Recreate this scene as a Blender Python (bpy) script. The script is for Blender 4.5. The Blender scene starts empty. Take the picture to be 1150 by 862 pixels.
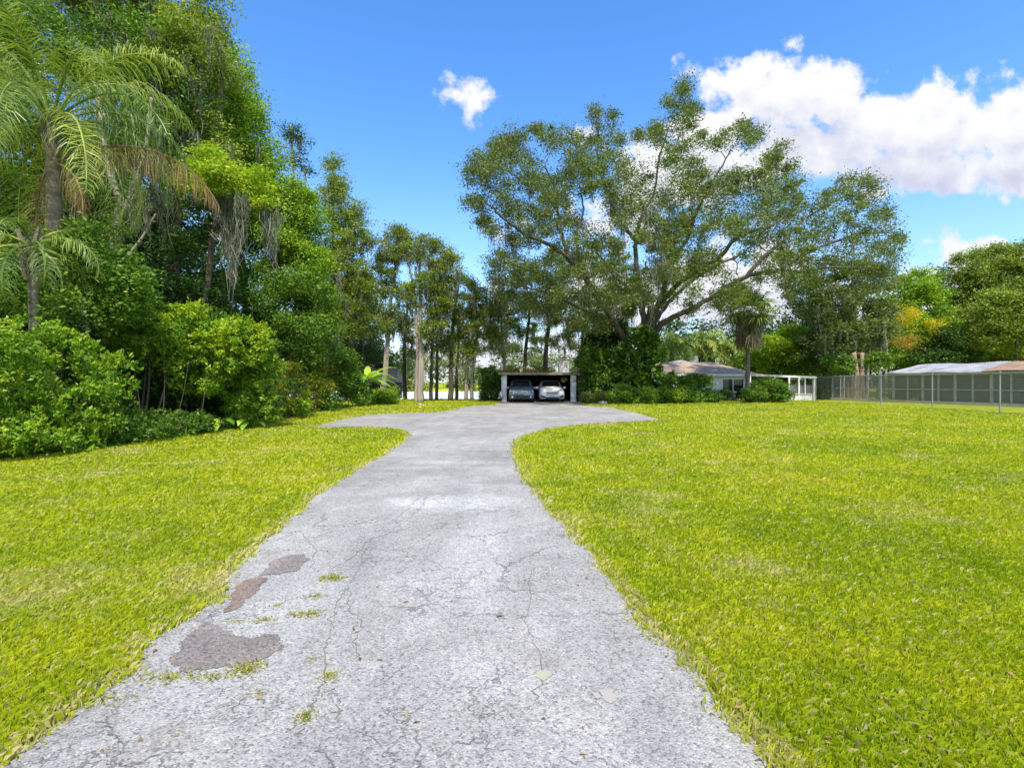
import bpy, bmesh, math, random
import numpy as np
from math import radians as R, pi, sin, cos
from mathutils import Vector, Matrix

scene = bpy.context.scene
C = scene.collection
F, HX, HY, CH = 560.0, 575.0, 429.0, 1.5       # focal length in px of the 1150 px wide photo, horizon, eye height

def P(px, py, Y): return np.array([(px-HX)/F*Y, Y, CH+(HY-py)/F*Y])
def G(px, py, z=0.0):
    Y = (CH-z)*F/(py-HY)
    return np.array([(px-HX)/F*Y, Y, z])

# ------------------------------------------------------------------ helpers
def tag(o, label=None, cat=None, group=None, kind=None):
    if label: o['label'] = label
    if cat: o['category'] = cat
    if group: o['group'] = group
    if kind: o['kind'] = kind
    return o
def thing(name, label, cat, loc=(0,0,0), rz=0, group=None):
    o = bpy.data.objects.new(name, None); C.objects.link(o)
    o.location = tuple(float(v) for v in loc); o.rotation_euler = (0,0,rz); o.empty_display_size = .3
    return tag(o, label, cat, group)
def link(name, me, mat, parent=None, world=True, smooth=False):
    o = bpy.data.objects.new(name, me); C.objects.link(o)
    for m in (mat if isinstance(mat, (list, tuple)) else [mat]): me.materials.append(m)
    if smooth: me.shade_smooth()
    if parent is not None:
        o.parent = parent
        if world:       # vertices were given in world coordinates: shift them to the parent's frame
            M = Matrix.LocRotScale(parent.location, parent.rotation_euler, None).inverted()
            me.transform(M)
    return o
def mesh_np(name, V, faces_flat, nper, fattr=None, matidx=None):
    me = bpy.data.meshes.new(name)
    V = np.ascontiguousarray(V, dtype=np.float32)
    n = len(faces_flat)//nper
    me.vertices.add(len(V)); me.vertices.foreach_set('co', V.ravel())
    me.loops.add(len(faces_flat)); me.loops.foreach_set('vertex_index', np.asarray(faces_flat, dtype=np.int32))
    me.polygons.add(n)
    me.polygons.foreach_set('loop_start', np.arange(0, n*nper, nper, dtype=np.int32))
    me.polygons.foreach_set('loop_total', np.full(n, nper, dtype=np.int32))
    if fattr:
        for k, a in fattr.items():
            at = me.attributes.new(k, 'FLOAT', 'FACE'); at.data.foreach_set('value', np.asarray(a, dtype=np.float32))
    me.update(calc_edges=True); me.validate()
    return me
def norm(a): return a/np.maximum(np.linalg.norm(a, axis=-1, keepdims=True), 1e-9)

class MB:
    def __init__(s): s.v=[]; s.f=[]; s.m=[]
    def add(s, vs, fs, mi=0):
        b=len(s.v); s.v += [tuple(float(c) for c in v) for v in vs]
        for f in fs: s.f.append([b+i for i in f]); s.m.append(mi)
    def box(s, c, d, rz=0, mi=0, tilt=0):
        M = Matrix.Translation(Vector([float(q) for q in c])) @ Matrix.Rotation(rz,4,'Z') @ Matrix.Rotation(tilt,4,'X')
        vs=[M@Vector((x*d[0]/2,y*d[1]/2,z*d[2]/2)) for x in(-1,1) for y in(-1,1) for z in(-1,1)]
        s.add(vs,[(0,1,3,2),(4,6,7,5),(0,4,5,1),(2,3,7,6),(0,2,6,4),(1,5,7,3)],mi)
    def beam(s, a, b, w, h, mi=0):
        a=Vector([float(q) for q in a]); b=Vector([float(q) for q in b]); d=(b-a); L=d.length; d.normalize()
        up=Vector((0,0,1)) if abs(d.z)<.95 else Vector((1,0,0))
        x=d.cross(up).normalized(); z=x.cross(d)
        vs=[p+x*sx*w/2+z*sz*h/2 for p in (a,b) for sx in(-1,1) for sz in(-1,1)]
        s.add(vs,[(0,1,3,2),(4,6,7,5),(0,4,5,1),(2,3,7,6),(0,2,6,4),(1,5,7,3)],mi)
    def tube(s, pts, rad, n=8, mi=0, cap=True):
        pts=[Vector([float(q) for q in p]) for p in pts]
        if not hasattr(rad,'__len__'): rad=[rad]*len(pts)
        vs=[]; x=None
        for i,p in enumerate(pts):
            d=(pts[min(i+1,len(pts)-1)]-pts[max(i-1,0)])
            if d.length<1e-6: d=Vector((0,0,1))
            d.normalize()
            if x is None:
                x=d.cross(Vector((.13,.97,.2)))
            x=(x-d*x.dot(d)).normalized(); y=d.cross(x)
            vs+=[p+(x*cos(2*pi*k/n)+y*sin(2*pi*k/n))*rad[i] for k in range(n)]
        fs=[(i*n+k,i*n+(k+1)%n,(i+1)*n+(k+1)%n,(i+1)*n+k) for i in range(len(pts)-1) for k in range(n)]
        if cap: fs+=[tuple(reversed(range(n))), tuple((len(pts)-1)*n+k for k in range(n))]
        s.add(vs,fs,mi)
    def disc(s, c, r, axis='y', depth=.05, n=20, mi=0):
        c=Vector([float(q) for q in c]); d={'x':Vector((1,0,0)),'y':Vector((0,1,0)),'z':Vector((0,0,1))}[axis]
        s.tube([c-d*depth/2, c+d*depth/2], r, n, mi)
    def poly(s, vs, mi=0): s.add(vs,[tuple(range(len(vs)))],mi)
    def build(s, name, mat, parent=None, world=True, smooth=False, bevel=0, seg=2):
        me=bpy.data.meshes.new(name); me.from_pydata(s.v,[],s.f); me.update()
        bm=bmesh.new(); bm.from_mesh(me); bmesh.ops.recalc_face_normals(bm,faces=bm.faces)
        if bevel: bmesh.ops.bevel(bm,geom=[e for e in bm.edges if e.is_manifold and e.calc_face_angle(0)>.5],offset=bevel,segments=seg,affect='EDGES',clamp_overlap=True)
        if not bevel and any(s.m):
            for f,m in zip(bm.faces,s.m): f.material_index=m
        bm.to_mesh(me); bm.free()
        return link(name,me,mat,parent,world,smooth)

# ------------------------------------------------------------------ materials
def newmat(name):
    m=bpy.data.materials.new(name); m.use_nodes=True; nt=m.node_tree; nt.nodes.clear()
    out=nt.nodes.new('ShaderNodeOutputMaterial'); return m,nt,out
class NT:
    """small helper for wiring nodes"""
    def __init__(s,nt): s.nt=nt
    def n(s,t,**k):
        x=s.nt.nodes.new(t)
        for a,b in k.items(): setattr(x,a,b)
        return x
    def put(s,sock,v):
        if isinstance(v,bpy.types.NodeSocket): s.nt.links.new(v,sock)
        elif v is not None: sock.default_value=v
    def math(s,op,a,b=None,c=None,clamp=False):
        x=s.n('ShaderNodeMath',operation=op,use_clamp=clamp); s.put(x.inputs[0],a); s.put(x.inputs[1],b)
        if c is not None: s.put(x.inputs[2],c)
        return x.outputs[0]
    def vec(s,op,a,b=None,sc=None):
        x=s.n('ShaderNodeVectorMath',operation=op); s.put(x.inputs[0],a); s.put(x.inputs[1],b)
        if sc is not None: s.put(x.inputs['Scale'],sc)
        return x.outputs['Value'] if op in('LENGTH','DOT_PRODUCT','DISTANCE') else x.outputs[0]
    def noise(s,vec,scale,detail=3,rough=.55,dist=0):
        x=s.n('ShaderNodeTexNoise'); s.put(x.inputs['Vector'],vec); x.inputs['Scale'].default_value=scale
        x.inputs['Detail'].default_value=detail; x.inputs['Roughness'].default_value=rough; x.inputs['Distortion'].default_value=dist
        return x
    def ramp(s,fac,stops,interp='LINEAR'):
        x=s.n('ShaderNodeValToRGB'); s.put(x.inputs[0],fac); r=x.color_ramp; r.interpolation=interp
        while len(r.elements)<len(stops): r.elements.new(.5)
        for e,(p,c) in zip(r.elements,stops):
            e.position=p; e.color=(c if len(c)==4 else (*c,1)) if hasattr(c,'__len__') else (c,c,c,1)
        return x.outputs[0]
    def mix(s,f,a,b,blend='MIX'):
        x=s.n('ShaderNodeMix',data_type='RGBA',blend_type=blend); s.put(x.inputs[0],f)
        for i,v in ((6,a),(7,b)):
            if not isinstance(v,bpy.types.NodeSocket) and len(v)==3: v=(*v,1)
            s.put(x.inputs[i],v)
        return x.outputs[2]
    def rng(s,v,a,b,c=0.,d=1.,smooth=False):
        x=s.n('ShaderNodeMapRange'); x.interpolation_type='SMOOTHSTEP' if smooth else 'LINEAR'
        s.put(x.inputs[0],v)
        for i,q in enumerate((a,b,c,d)): x.inputs[i+1].default_value=q
        return x.outputs[0]

def foliage(name, dark, mid, light, transl=.35, rough=.5, spec=.3, k=(1.7,1.45,1.1)):
    dark,mid,light=[tuple(min(.8,c*q) for c,q in zip(x,k)) for x in (dark,mid,light)]
    m,nt,out=newmat(name); N=NT(nt)
    a=N.n('ShaderNodeAttribute',attribute_name='rnd').outputs['Fac']
    t=N.n('ShaderNodeAttribute',attribute_name='tone').outputs['Fac']
    f=N.math('ADD',N.math('MULTIPLY',a,.5),N.math('MULTIPLY',t,.5))
    col=N.ramp(f,[(.12,dark),(.5,mid),(.88,light)])
    b=N.n('ShaderNodeBsdfPrincipled'); N.put(b.inputs['Base Color'],col); b.inputs['Roughness'].default_value=rough
    b.inputs['Specular IOR Level'].default_value=spec
    tr=N.n('ShaderNodeBsdfTranslucent'); N.put(tr.inputs[0],N.mix(1.0,col,(1.25,1.3,.6),'MULTIPLY'))
    mx=N.n('ShaderNodeMixShader'); mx.inputs[0].default_value=transl
    nt.links.new(b.outputs[0],mx.inputs[1]); nt.links.new(tr.outputs[0],mx.inputs[2]); nt.links.new(mx.outputs[0],out.inputs[0])
    return m
def solid(name, col, rough=.6, metal=0., spec=.5, var=0., vscale=3., col2=None, bump=0., bscale=20., coat=0., stretch=None):
    m,nt,out=newmat(name); N=NT(nt)
    b=N.n('ShaderNodeBsdfPrincipled'); b.inputs['Roughness'].default_value=rough; b.inputs['Metallic'].default_value=metal
    b.inputs['Specular IOR Level'].default_value=spec; b.inputs['Coat Weight'].default_value=coat
    tc=N.n('ShaderNodeTexCoord').outputs['Object']
    if stretch: tc=N.vec('MULTIPLY',tc,stretch)
    c2=col2 or tuple(c*(1-var) for c in col)
    if var or col2:
        nz=N.noise(tc,vscale,4,.6).outputs['Fac']
        N.put(b.inputs['Base Color'],N.mix(N.rng(nz,.3,.7),(*col,1),(*c2,1)))
    else: b.inputs['Base Color'].default_value=(*col,1)
    if bump:
        bp=N.n('ShaderNodeBump'); bp.inputs['Strength'].default_value=bump; bp.inputs['Distance'].default_value=.02
        N.put(bp.inputs['Height'],N.noise(tc,bscale,3,.6).outputs['Fac']); N.put(b.inputs['Normal'],bp.outputs[0])
    nt.links.new(b.outputs[0],out.inputs[0]); return m

M={}
M['bark']=solid('oak_bark',(.125,.11,.09),.9,col2=(.055,.05,.04),vscale=2.2,bump=.9,bscale=9,stretch=(1,1,.35),spec=.2)
M['bark_pale']=solid('cypress_bark',(.42,.36,.30),.9,col2=(.20,.17,.14),vscale=1.6,bump=.8,bscale=8,stretch=(3,3,.3),spec=.2)
M['bark_dark']=solid('dark_bark',(.11,.09,.07),.9,col2=(.05,.04,.03),vscale=2,bump=.8,bscale=8,spec=.2)
M['bark_red']=solid('reddish_trunk',(.30,.17,.11),.9,col2=(.38,.30,.22),vscale=3,bump=.8,bscale=8,stretch=(3,3,.4),spec=.2)
M['palm_bark']=solid('palm_bark',(.25,.21,.16),.9,col2=(.12,.10,.075),vscale=4,bump=1,bscale=12,stretch=(.5,.5,3),spec=.2)
M['stem']=solid('stem_bark',(.12,.095,.065),.8,col2=(.06,.05,.035),vscale=4,spec=.2)
M['oak']=foliage('oak_leaves',(.040,.070,.022),(.080,.130,.042),(.155,.21,.075),.32)
M['bright']=foliage('bright_leaves',(.05,.13,.012),(.115,.25,.022),(.30,.42,.04),.38)
M['lime']=foliage('lime_leaves',(.09,.19,.012),(.18,.31,.018),(.34,.43,.035),.4)
M['mid']=foliage('mid_leaves',(.025,.075,.012),(.062,.15,.02),(.15,.27,.035),.35)
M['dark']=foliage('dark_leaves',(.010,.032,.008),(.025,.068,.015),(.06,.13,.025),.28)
M['cyp']=foliage('cypress_needles',(.045,.085,.018),(.115,.19,.032),(.25,.34,.06),.38)
M['gold']=foliage('golden_leaves',(.08,.14,.012),(.155,.215,.02),(.25,.27,.035),.4)
M['yellow']=foliage('yellow_blossom',(.22,.26,.01),(.42,.38,.015),(.52,.46,.03),.3)
M['orange']=foliage('orange_blossom',(.20,.19,.03),(.34,.25,.04),(.42,.33,.06),.3,k=(1.25,1.2,1.1))
M['moss']=foliage('spanish_moss',(.095,.108,.09),(.165,.182,.155),(.26,.28,.25),.3,.9,.05,k=(1.25,1.2,1.1))
M['frond']=foliage('palm_frond_green',(.05,.11,.025),(.13,.22,.045),(.30,.38,.10),.3,.4,.5)
M['frond_dead']=foliage('palm_frond_dead',(.15,.10,.055),(.24,.165,.09),(.34,.25,.15),.25,.7,.2,k=(1.25,1.2,1.1))
M['banana']=foliage('banana_leaf',(.09,.22,.02),(.17,.34,.03),(.28,.44,.06),.4,.4,.4)
M['far']=foliage('far_leaves',(.05,.085,.035),(.09,.14,.05),(.16,.21,.08),.2)
M['weed']=foliage('weed_leaves',(.10,.14,.03),(.20,.25,.04),(.36,.34,.12),.35)
M['skirt']=foliage('palm_skirt',(.10,.085,.06),(.17,.14,.10),(.27,.23,.16),.15,.8,.1,k=(1.25,1.2,1.1))
M['litter']=foliage('dry_leaf',(.10,.06,.03),(.22,.14,.06),(.36,.27,.12),.1,.8,.2,k=(1.25,1.2,1.1))
M['dry']=foliage('dry_growth',(.10,.08,.04),(.17,.14,.07),(.38,.33,.14),.2,.8,.2)
M['white']=solid('white_paint',(.80,.79,.77),.6,var=.08,vscale=1.5)
M['cream']=solid('cream_trim',(.66,.62,.52),.6,var=.1)
M['fascia']=solid('tan_fascia',(.28,.24,.19),.7,var=.3,vscale=3)
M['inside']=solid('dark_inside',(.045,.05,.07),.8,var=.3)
M['blue']=solid('blue_panel',(.05,.17,.38),.5,var=.3)
M['shingle']=solid('brown_shingle',(.50,.37,.28),.9,col2=(.36,.26,.20),vscale=5,bump=.6,bscale=30)
M['roofwhite']=solid('pale_roof',(.68,.66,.64),.7,var=.15)
M['glassdark']=solid('dark_window',(.012,.016,.022),.08,spec=.8)
M['chrome']=solid('chrome',(.6,.6,.62),.2,1.)
M['tyre']=solid('tyre_rubber',(.02,.02,.02),.8)
M['plastic']=solid('black_plastic',(.02,.02,.024),.45)
M['silver']=solid('silver_paint',(.17,.205,.25),.28,.4,coat=.6)
M['carwhite']=solid('white_car_paint',(.80,.79,.76),.3,coat=.6)
M['lamp']=solid('headlamp_glass',(.62,.65,.68),.1,spec=.9)
M['galv']=solid('galvanised_steel',(.42,.44,.46),.5,.5,var=.2)
M['kpost']=solid('kennel_post',(.44,.44,.44),.7,var=.35,vscale=5)
M['concrete']=solid('kerb_concrete',(.60,.55,.46),.9,var=.3,vscale=4)
M['rock']=solid('white_stone',(.68,.62,.58),.8,var=.3,vscale=8,bump=.5)
M['rock2']=solid('brown_stone',(.30,.16,.12),.8,var=.3,vscale=8,bump=.5)
M['fardark']=solid('shed_and_shade_dark',(.07,.045,.035),.9,var=.3)  # dark shed colour, also used to paint interior shade into walls and floors

# ---- corrugated metal with rust
def corrugated(name, c1, c2):
    m,nt,out=newmat(name); N=NT(nt)
    tc=N.n('ShaderNodeTexCoord').outputs['Object']
    nz=N.noise(N.vec('MULTIPLY',tc,(1,1,1)),1.1,5,.65).outputs['Fac']
    col=N.mix(N.rng(nz,.40,.62),(*c1,1),(*c2,1))
    b=N.n('ShaderNodeBsdfPrincipled'); N.put(b.inputs['Base Color'],col); b.inputs['Roughness'].default_value=.6; b.inputs['Metallic'].default_value=.15
    nt.links.new(b.outputs[0],out.inputs[0]); return m
M['tin']=corrugated('weathered_tin',(.50,.49,.50),(.30,.29,.29))
M['rust']=corrugated('rusty_tin',(.40,.27,.15),(.33,.19,.10))
# ---- woven wire: real wire pattern, holes transparent
def wire(name, pitch, thick, col):
    m,nt,out=newmat(name); N=NT(nt)
    pos=N.n('ShaderNodeNewGeometry').outputs['Position']
    sp=N.n('ShaderNodeSeparateXYZ'); N.put(sp.inputs[0],pos)
    hor=N.math('ADD',N.math('MULTIPLY',sp.outputs[1],-1.0),N.math('MULTIPLY',sp.outputs[0],.31))
    def lines(s):
        v=N.math('DIVIDE',N.math('ADD',hor,N.math('MULTIPLY',sp.outputs[2],s)),pitch)
        fr=N.math('FRACT',v); return N.math('LESS_THAN',fr,thick)
    k=N.math('MAXIMUM',lines(1.),lines(-1.))
    d=N.n('ShaderNodeBsdfPrincipled'); d.inputs['Base Color'].default_value=(*col,1); d.inputs['Metallic'].default_value=.3; d.inputs['Roughness'].default_value=.6
    tr=N.n('ShaderNodeBsdfTransparent'); mx=N.n('ShaderNodeMixShader'); N.put(mx.inputs[0],k)
    nt.links.new(tr.outputs[0],mx.inputs[1]); nt.links.new(d.outputs[0],mx.inputs[2]); nt.links.new(mx.outputs[0],out.inputs[0]); return m
M['chain']=wire('chain_link_wire',.075,.15,(.30,.31,.32))
M['screen']=wire('kennel_screen_wire',.04,.42,(.24,.23,.235))

# ---- lawn
def lawn_colour(N, pos):
    a=N.noise(pos,.32,4,.6,.3).outputs['Fac']
    b=N.noise(pos,1.7,4,.65,.4).outputs['Fac']
    f=N.math('ADD',N.math('MULTIPLY',a,.55),N.math('MULTIPLY',b,.45))
    c=N.ramp(f,[(.32,(.27,.36,.010)),(.44,(.39,.46,.012)),(.55,(.52,.54,.016)),(.68,(.64,.57,.07))])
    d=N.noise(N.vec('ADD',pos,(31.,7.,0.)),.6,6,.75).outputs['Fac']
    return N.mix(N.rng(d,.54,.68,0,.8),c,(.66,.57,.28))
def lawn_mat():
    m,nt,out=newmat('lawn_soil_and_grass'); N=NT(nt)
    pos=N.n('ShaderNodeNewGeometry').outputs['Position']
    c=lawn_colour(N,pos)
    fine=N.noise(pos,26,3,.7).outputs['Fac']
    c=N.mix(N.rng(fine,.45,.65,0,.35),c,(.18,.22,.03))
    c=N.mix(1.,c,(.70,.74,.8),'MULTIPLY')
    b=N.n('ShaderNodeBsdfPrincipled'); N.put(b.inputs['Base Color'],c); b.inputs['Roughness'].default_value=.95; b.inputs['Specular IOR Level'].default_value=.1
    bp=N.n('ShaderNodeBump'); bp.inputs['Strength'].default_value=.6; bp.inputs['Distance'].default_value=.03
    N.put(bp.inputs['Height'],N.noise(pos,14,4,.7).outputs['Fac']); N.put(b.inputs['Normal'],bp.outputs[0])
    nt.links.new(b.outputs[0],out.inputs[0]); return m
M['lawn']=lawn_mat()
def blade_mat():
    m,nt,out=newmat('grass_blades'); N=NT(nt)
    pos=N.n('ShaderNodeNewGeometry').outputs['Position']
    c=lawn_colour(N,pos)
    r=N.n('ShaderNodeAttribute',attribute_name='rnd').outputs['Fac']
    c=N.mix(N.rng(r,0,.5,.55,0),c,(.22,.36,.012))
    c=N.mix(N.rng(r,.90,.93,0,.85),c,(.64,.56,.28))
    b=N.n('ShaderNodeBsdfPrincipled'); N.put(b.inputs['Base Color'],c); b.inputs['Roughness'].default_value=.55; b.inputs['Specular IOR Level'].default_value=.25
    tr=N.n('ShaderNodeBsdfTranslucent'); N.put(tr.inputs[0],N.mix(1.,c,(1.3,1.3,.7),'MULTIPLY'))
    mx=N.n('ShaderNodeMixShader'); mx.inputs[0].default_value=.45
    nt.links.new(b.outputs[0],mx.inputs[1]); nt.links.new(tr.outputs[0],mx.inputs[2]); nt.links.new(mx.outputs[0],out.inputs[0]); return m
M['blade']=blade_mat()

# ---- old asphalt drive
def asphalt(name, tint, light_spots):
    m,nt,out=newmat(name); N=NT(nt)
    pos=N.n('ShaderNodeNewGeometry').outputs['Position']
    big=N.noise(pos,.55,5,.6,.4).outputs['Fac']; med=N.noise(pos,2.6,5,.65).outputs['Fac']
    base=N.ramp(N.math('ADD',N.math('MULTIPLY',big,.6),N.math('MULTIPLY',med,.4)),
        [(.34,tuple(.26*t for t in tint)),(.5,tuple(.345*t for t in tint)),(.64,tuple(.44*t for t in tint))])
    sp=N.math('SUBTRACT',1.,0.)
    def spot(cx,cy,rx,ry):
        d=N.vec('LENGTH',N.vec('MULTIPLY',N.vec('SUBTRACT',pos,(cx,cy,0.)),(1/rx,1/ry,0.)))
        d=N.math('ADD',d,N.math('MULTIPLY',N.math('SUBTRACT',med,.5),2.2))
        return N.rng(d,.5,1.1,1,0)
    for cx,cy,rx,ry,k in light_spots:
        base=N.mix(N.math('MULTIPLY',spot(cx,cy,rx,ry),k),base,(.54,.53,.50))
    dirt=N.noise(N.vec('ADD',pos,(7.,3.,0.)),1.3,6,.7).outputs['Fac']
    base=N.mix(N.rng(dirt,.56,.74,0,.5),base,(.24,.205,.16))
    wear=N.noise(N.vec('MULTIPLY',pos,(1.6,.35,1.)),1.1,4,.6).outputs['Fac']
    base=N.mix(N.rng(wear,.5,.68,0,.35),base,(.185,.185,.185))
    v=N.n('ShaderNodeTexVoronoi'); N.put(v.inputs['Vector'],pos); v.inputs['Scale'].default_value=105
    sc=N.n('ShaderNodeSeparateColor'); N.put(sc.inputs[0],v.outputs['Color'])
    stone=N.ramp(sc.outputs[0],[(.0,.48),(.28,.90),(.8,1.05),(1.,1.30)])
    v2=N.n('ShaderNodeTexVoronoi'); N.put(v2.inputs['Vector'],pos); v2.inputs['Scale'].default_value=48
    sc2=N.n('ShaderNodeSeparateColor'); N.put(sc2.inputs[0],v2.outputs['Color'])
    stone2=N.ramp(sc2.outputs[0],[(.0,.80),(.3,.98),(1.,1.07)])
    base=N.mix(1.,base,stone,'MULTIPLY'); base=N.mix(1.,base,stone2,'MULTIPLY')
    # cracks: edges of distorted cells, only where a mask lets them through
    nv=N.noise(pos,3.,4,.7); dist=N.vec('ADD',pos,N.vec('SCALE',N.vec('SUBTRACT',nv.outputs['Color'],(.5,.5,.5)),sc=.42))
    def crack(scale,w,mscale,lo,hi,off):
        e=N.n('ShaderNodeTexVoronoi',feature='DISTANCE_TO_EDGE'); N.put(e.inputs['Vector'],N.vec('ADD',dist,off)); e.inputs['Scale'].default_value=scale
        k=N.rng(e.outputs['Distance'],w*.35,w,1,0)
        mk=N.rng(N.noise(N.vec('ADD',pos,off),mscale,3).outputs['Fac'],lo,hi)
        return N.math('MULTIPLY',k,mk)
    cr=N.math('MAXIMUM',crack(.85,.009,.8,.47,.55,(3.,5.,0.)),crack(2.6,.014,.9,.54,.62,(11.,2.,0.)))
    cr=N.math('MAXIMUM',cr,crack(7.,.035,1.1,.58,.66,(1.,9.,0.)))
    base=N.mix(N.math('MULTIPLY',cr,.6),base,(.10,.095,.09))
    b=N.n('ShaderNodeBsdfPrincipled'); N.put(b.inputs['Base Color'],base); b.inputs['Roughness'].default_value=.9; b.inputs['Specular IOR Level'].default_value=.25
    h=N.math('SUBTRACT',N.math('MULTIPLY',v.outputs['Distance'],-.8),N.math('MULTIPLY',cr,2.))
    h=N.math('ADD',h,N.math('MULTIPLY',med,1.5))
    bp=N.n('ShaderNodeBump'); bp.inputs['Strength'].default_value=.55; bp.inputs['Distance'].default_value=.008
    N.put(bp.inputs['Height'],h); N.put(b.inputs['Normal'],bp.outputs[0])
    nt.links.new(b.outputs[0],out.inputs[0]); return m
M['drive']=asphalt('old_asphalt',(1.04,1.0,.915),[(-.75,6.2,.9,.45,.85),(-.9,9.3,.8,.25,.5),(-.3,4.4,.35,1.2,.45),(-1.6,3.2,.5,1.,.3),(-1.9,12.5,.5,1.2,.3)])
M['patch']=asphalt('brown_asphalt_patch',(.73,.63,.56),[])
M['patch_red']=asphalt('red_brown_patch',(.78,.56,.43),[])
M['verge']=solid('shell_verge',(.44,.40,.31),.95,col2=(.28,.24,.17),vscale=9,bump=.8,bscale=60)
M['spot_y']=solid('yellow_stain',(.40,.43,.20),.9,col2=(.34,.34,.30),vscale=30)
M['spot_b']=solid('tan_stain',(.40,.33,.24),.9,col2=(.36,.35,.34),vscale=30)
# ---- water
def water():
    m,nt,out=newmat('lake_water'); N=NT(nt)
    pos=N.n('ShaderNodeNewGeometry').outputs['Position']
    b=N.n('ShaderNodeBsdfPrincipled'); b.inputs['Base Color'].default_value=(.80,.84,.82,1); b.inputs['Roughness'].default_value=.3  # near-white base colour stands in for bright sky reflected on the lake
    b.inputs['Specular IOR Level'].default_value=1.
    bp=N.n('ShaderNodeBump'); bp.inputs['Strength'].default_value=.35; bp.inputs['Distance'].default_value=.2
    N.put(bp.inputs['Height'],N.noise(N.vec('MULTIPLY',pos,(.6,1.6,1.)),1.2,3).outputs['Fac']); N.put(b.inputs['Normal'],bp.outputs[0])
    nt.links.new(b.outputs[0],out.inputs[0]); return m
M['water']=water()

# ------------------------------------------------------------------ world: sky and clouds
SUN_EL, SUN_AZ = 54., 170.       # azimuth clockwise from +Y: the sun stands behind the camera, to its right
w=bpy.data.worlds.new('World'); scene.world=w; w.use_nodes=True
nt=w.node_tree; nt.nodes.clear(); N=NT(nt)
sky=N.n('ShaderNodeTexSky',sky_type='NISHITA'); sky.sun_disc=False
sky.sun_elevation=R(SUN_EL); sky.sun_rotation=R(SUN_AZ); sky.air_density=1.; sky.dust_density=.6; sky.ozone_density=2.5
hs=N.n('ShaderNodeHueSaturation'); hs.inputs['Saturation'].default_value=1.28; hs.inputs['Value'].default_value=1.25; hs.inputs['Hue'].default_value=.506
N.put(hs.inputs['Color'],sky.outputs[0])
dirv=N.n('ShaderNodeTexCoord').outputs['Generated']
sp=N.n('ShaderNodeSeparateXYZ'); N.put(sp.inputs[0],dirv)
yy=N.math('MAXIMUM',N.math('ABSOLUTE',sp.outputs[1]),.12)
cmb=N.n('ShaderNodeCombineXYZ'); N.put(cmb.inputs[0],N.math('DIVIDE',sp.outputs[0],yy)); N.put(cmb.inputs[1],N.math('DIVIDE',sp.outputs[2],yy)); 
N.put(cmb.inputs[2],N.rng(sp.outputs[1],-.01,.01,3.,0.))
uv=cmb.outputs[0]
def U(px,py): return ((px-HX)/F,(HY-py)/F)
blobs=[ # px, py, rx, ry, weight : cumulus banks of this sky
 (835,92,44,28,1),(880,115,62,46,1),(935,112,62,46,1),(985,140,58,42,1),(1050,140,52,44,1),(1110,142,60,50,1),(1180,140,70,55,1),
 (920,170,90,34,1),(1020,190,90,26,1),(1120,190,90,30,1),(1230,180,90,60,1),
 (800,155,60,24,1),(830,185,70,36,.9),(760,200,90,45,.6),(690,250,90,40,.5),(650,150,22,12,.45),
 (720,340,200,40,.6),(520,405,300,40,.6),(820,330,140,60,.8),(900,370,120,40,.8),
 (1080,292,46,26,.95),(1110,282,24,16,.9),(1060,320,60,30,.8),(1000,355,90,40,.8),
 (516,106,24,16,.40),(532,122,12,22,.42),(20,85,34,26,.8),(-120,120,120,70,1),(890,50,18,9,.35),(780,78,16,20,.32),(1340,330,160,70,1)]
g=bpy.data.node_groups.new('cloud_field','ShaderNodeTree')
g.interface.new_socket('Vector',in_out='INPUT',socket_type='NodeSocketVector'); g.interface.new_socket('Density',in_out='OUTPUT',socket_type='NodeSocketFloat')
gi=g.nodes.new('NodeGroupInput'); go=g.nodes.new('NodeGroupOutput'); Q=NT(g)
vin=gi.outputs[0]
wn=Q.noise(vin,5.5,2,.6); wn.noise_dimensions='2D'; warp=Q.vec('ADD',vin,Q.vec('SCALE',Q.vec('SUBTRACT',wn.outputs['Color'],(.5,.5,.5)),sc=.05))
acc=None
for px,py,rx,ry,k in blobs:
    u,v=U(px,py)
    d=Q.vec('LENGTH',Q.vec('MULTIPLY',Q.vec('SUBTRACT',warp,(u,v,0.)),(F/rx,F/ry,1.)))
    q=Q.math('MULTIPLY',Q.math('SUBTRACT',1.15,d),k)
    acc=q if acc is None else Q.math('SMOOTH_MAX',acc,q,.12)
# loose cumulus for the part of the sky behind the camera
sx=Q.n('ShaderNodeSeparateXYZ'); Q.put(sx.inputs[0],vin)
bn=Q.noise(vin,1.6,4,.55); bn.noise_dimensions='2D'; back=Q.math('MULTIPLY',Q.math('SUBTRACT',bn.outputs['Fac'],.50),4.)
back=Q.math('SUBTRACT',back,Q.math('MULTIPLY',Q.math('SUBTRACT',3.,sx.outputs[2]),2.))
acc=Q.math('MAXIMUM',acc,back)
fn=Q.noise(vin,9.,6,.64); fn.noise_dimensions='2D'; fb=fn.outputs['Fac']; vb=Q.n('ShaderNodeTexVoronoi',feature='F1',voronoi_dimensions='2D'); Q.put(vb.inputs['Vector'],warp); vb.inputs['Scale'].default_value=17.
den=Q.math('ADD',acc,Q.math('MULTIPLY',Q.math('SUBTRACT',fb,.5),2.1))
den=Q.math('ADD',den,Q.math('MULTIPLY',Q.math('SUBTRACT',.42,vb.outputs['Distance']),.42))
g.links.new(den,go.inputs[0])
def field(v):
    x=N.n('ShaderNodeGroup'); x.node_tree=g; N.put(x.inputs[0],v); return x.outputs[0]
d0=field(uv); d1=field(N.vec('ADD',uv,(-.02,.095,0.))); d2=field(N.vec('ADD',uv,(-.008,.028,0.)))
alpha=N.rng(d0,-.02,.48,0,1,True)
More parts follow.
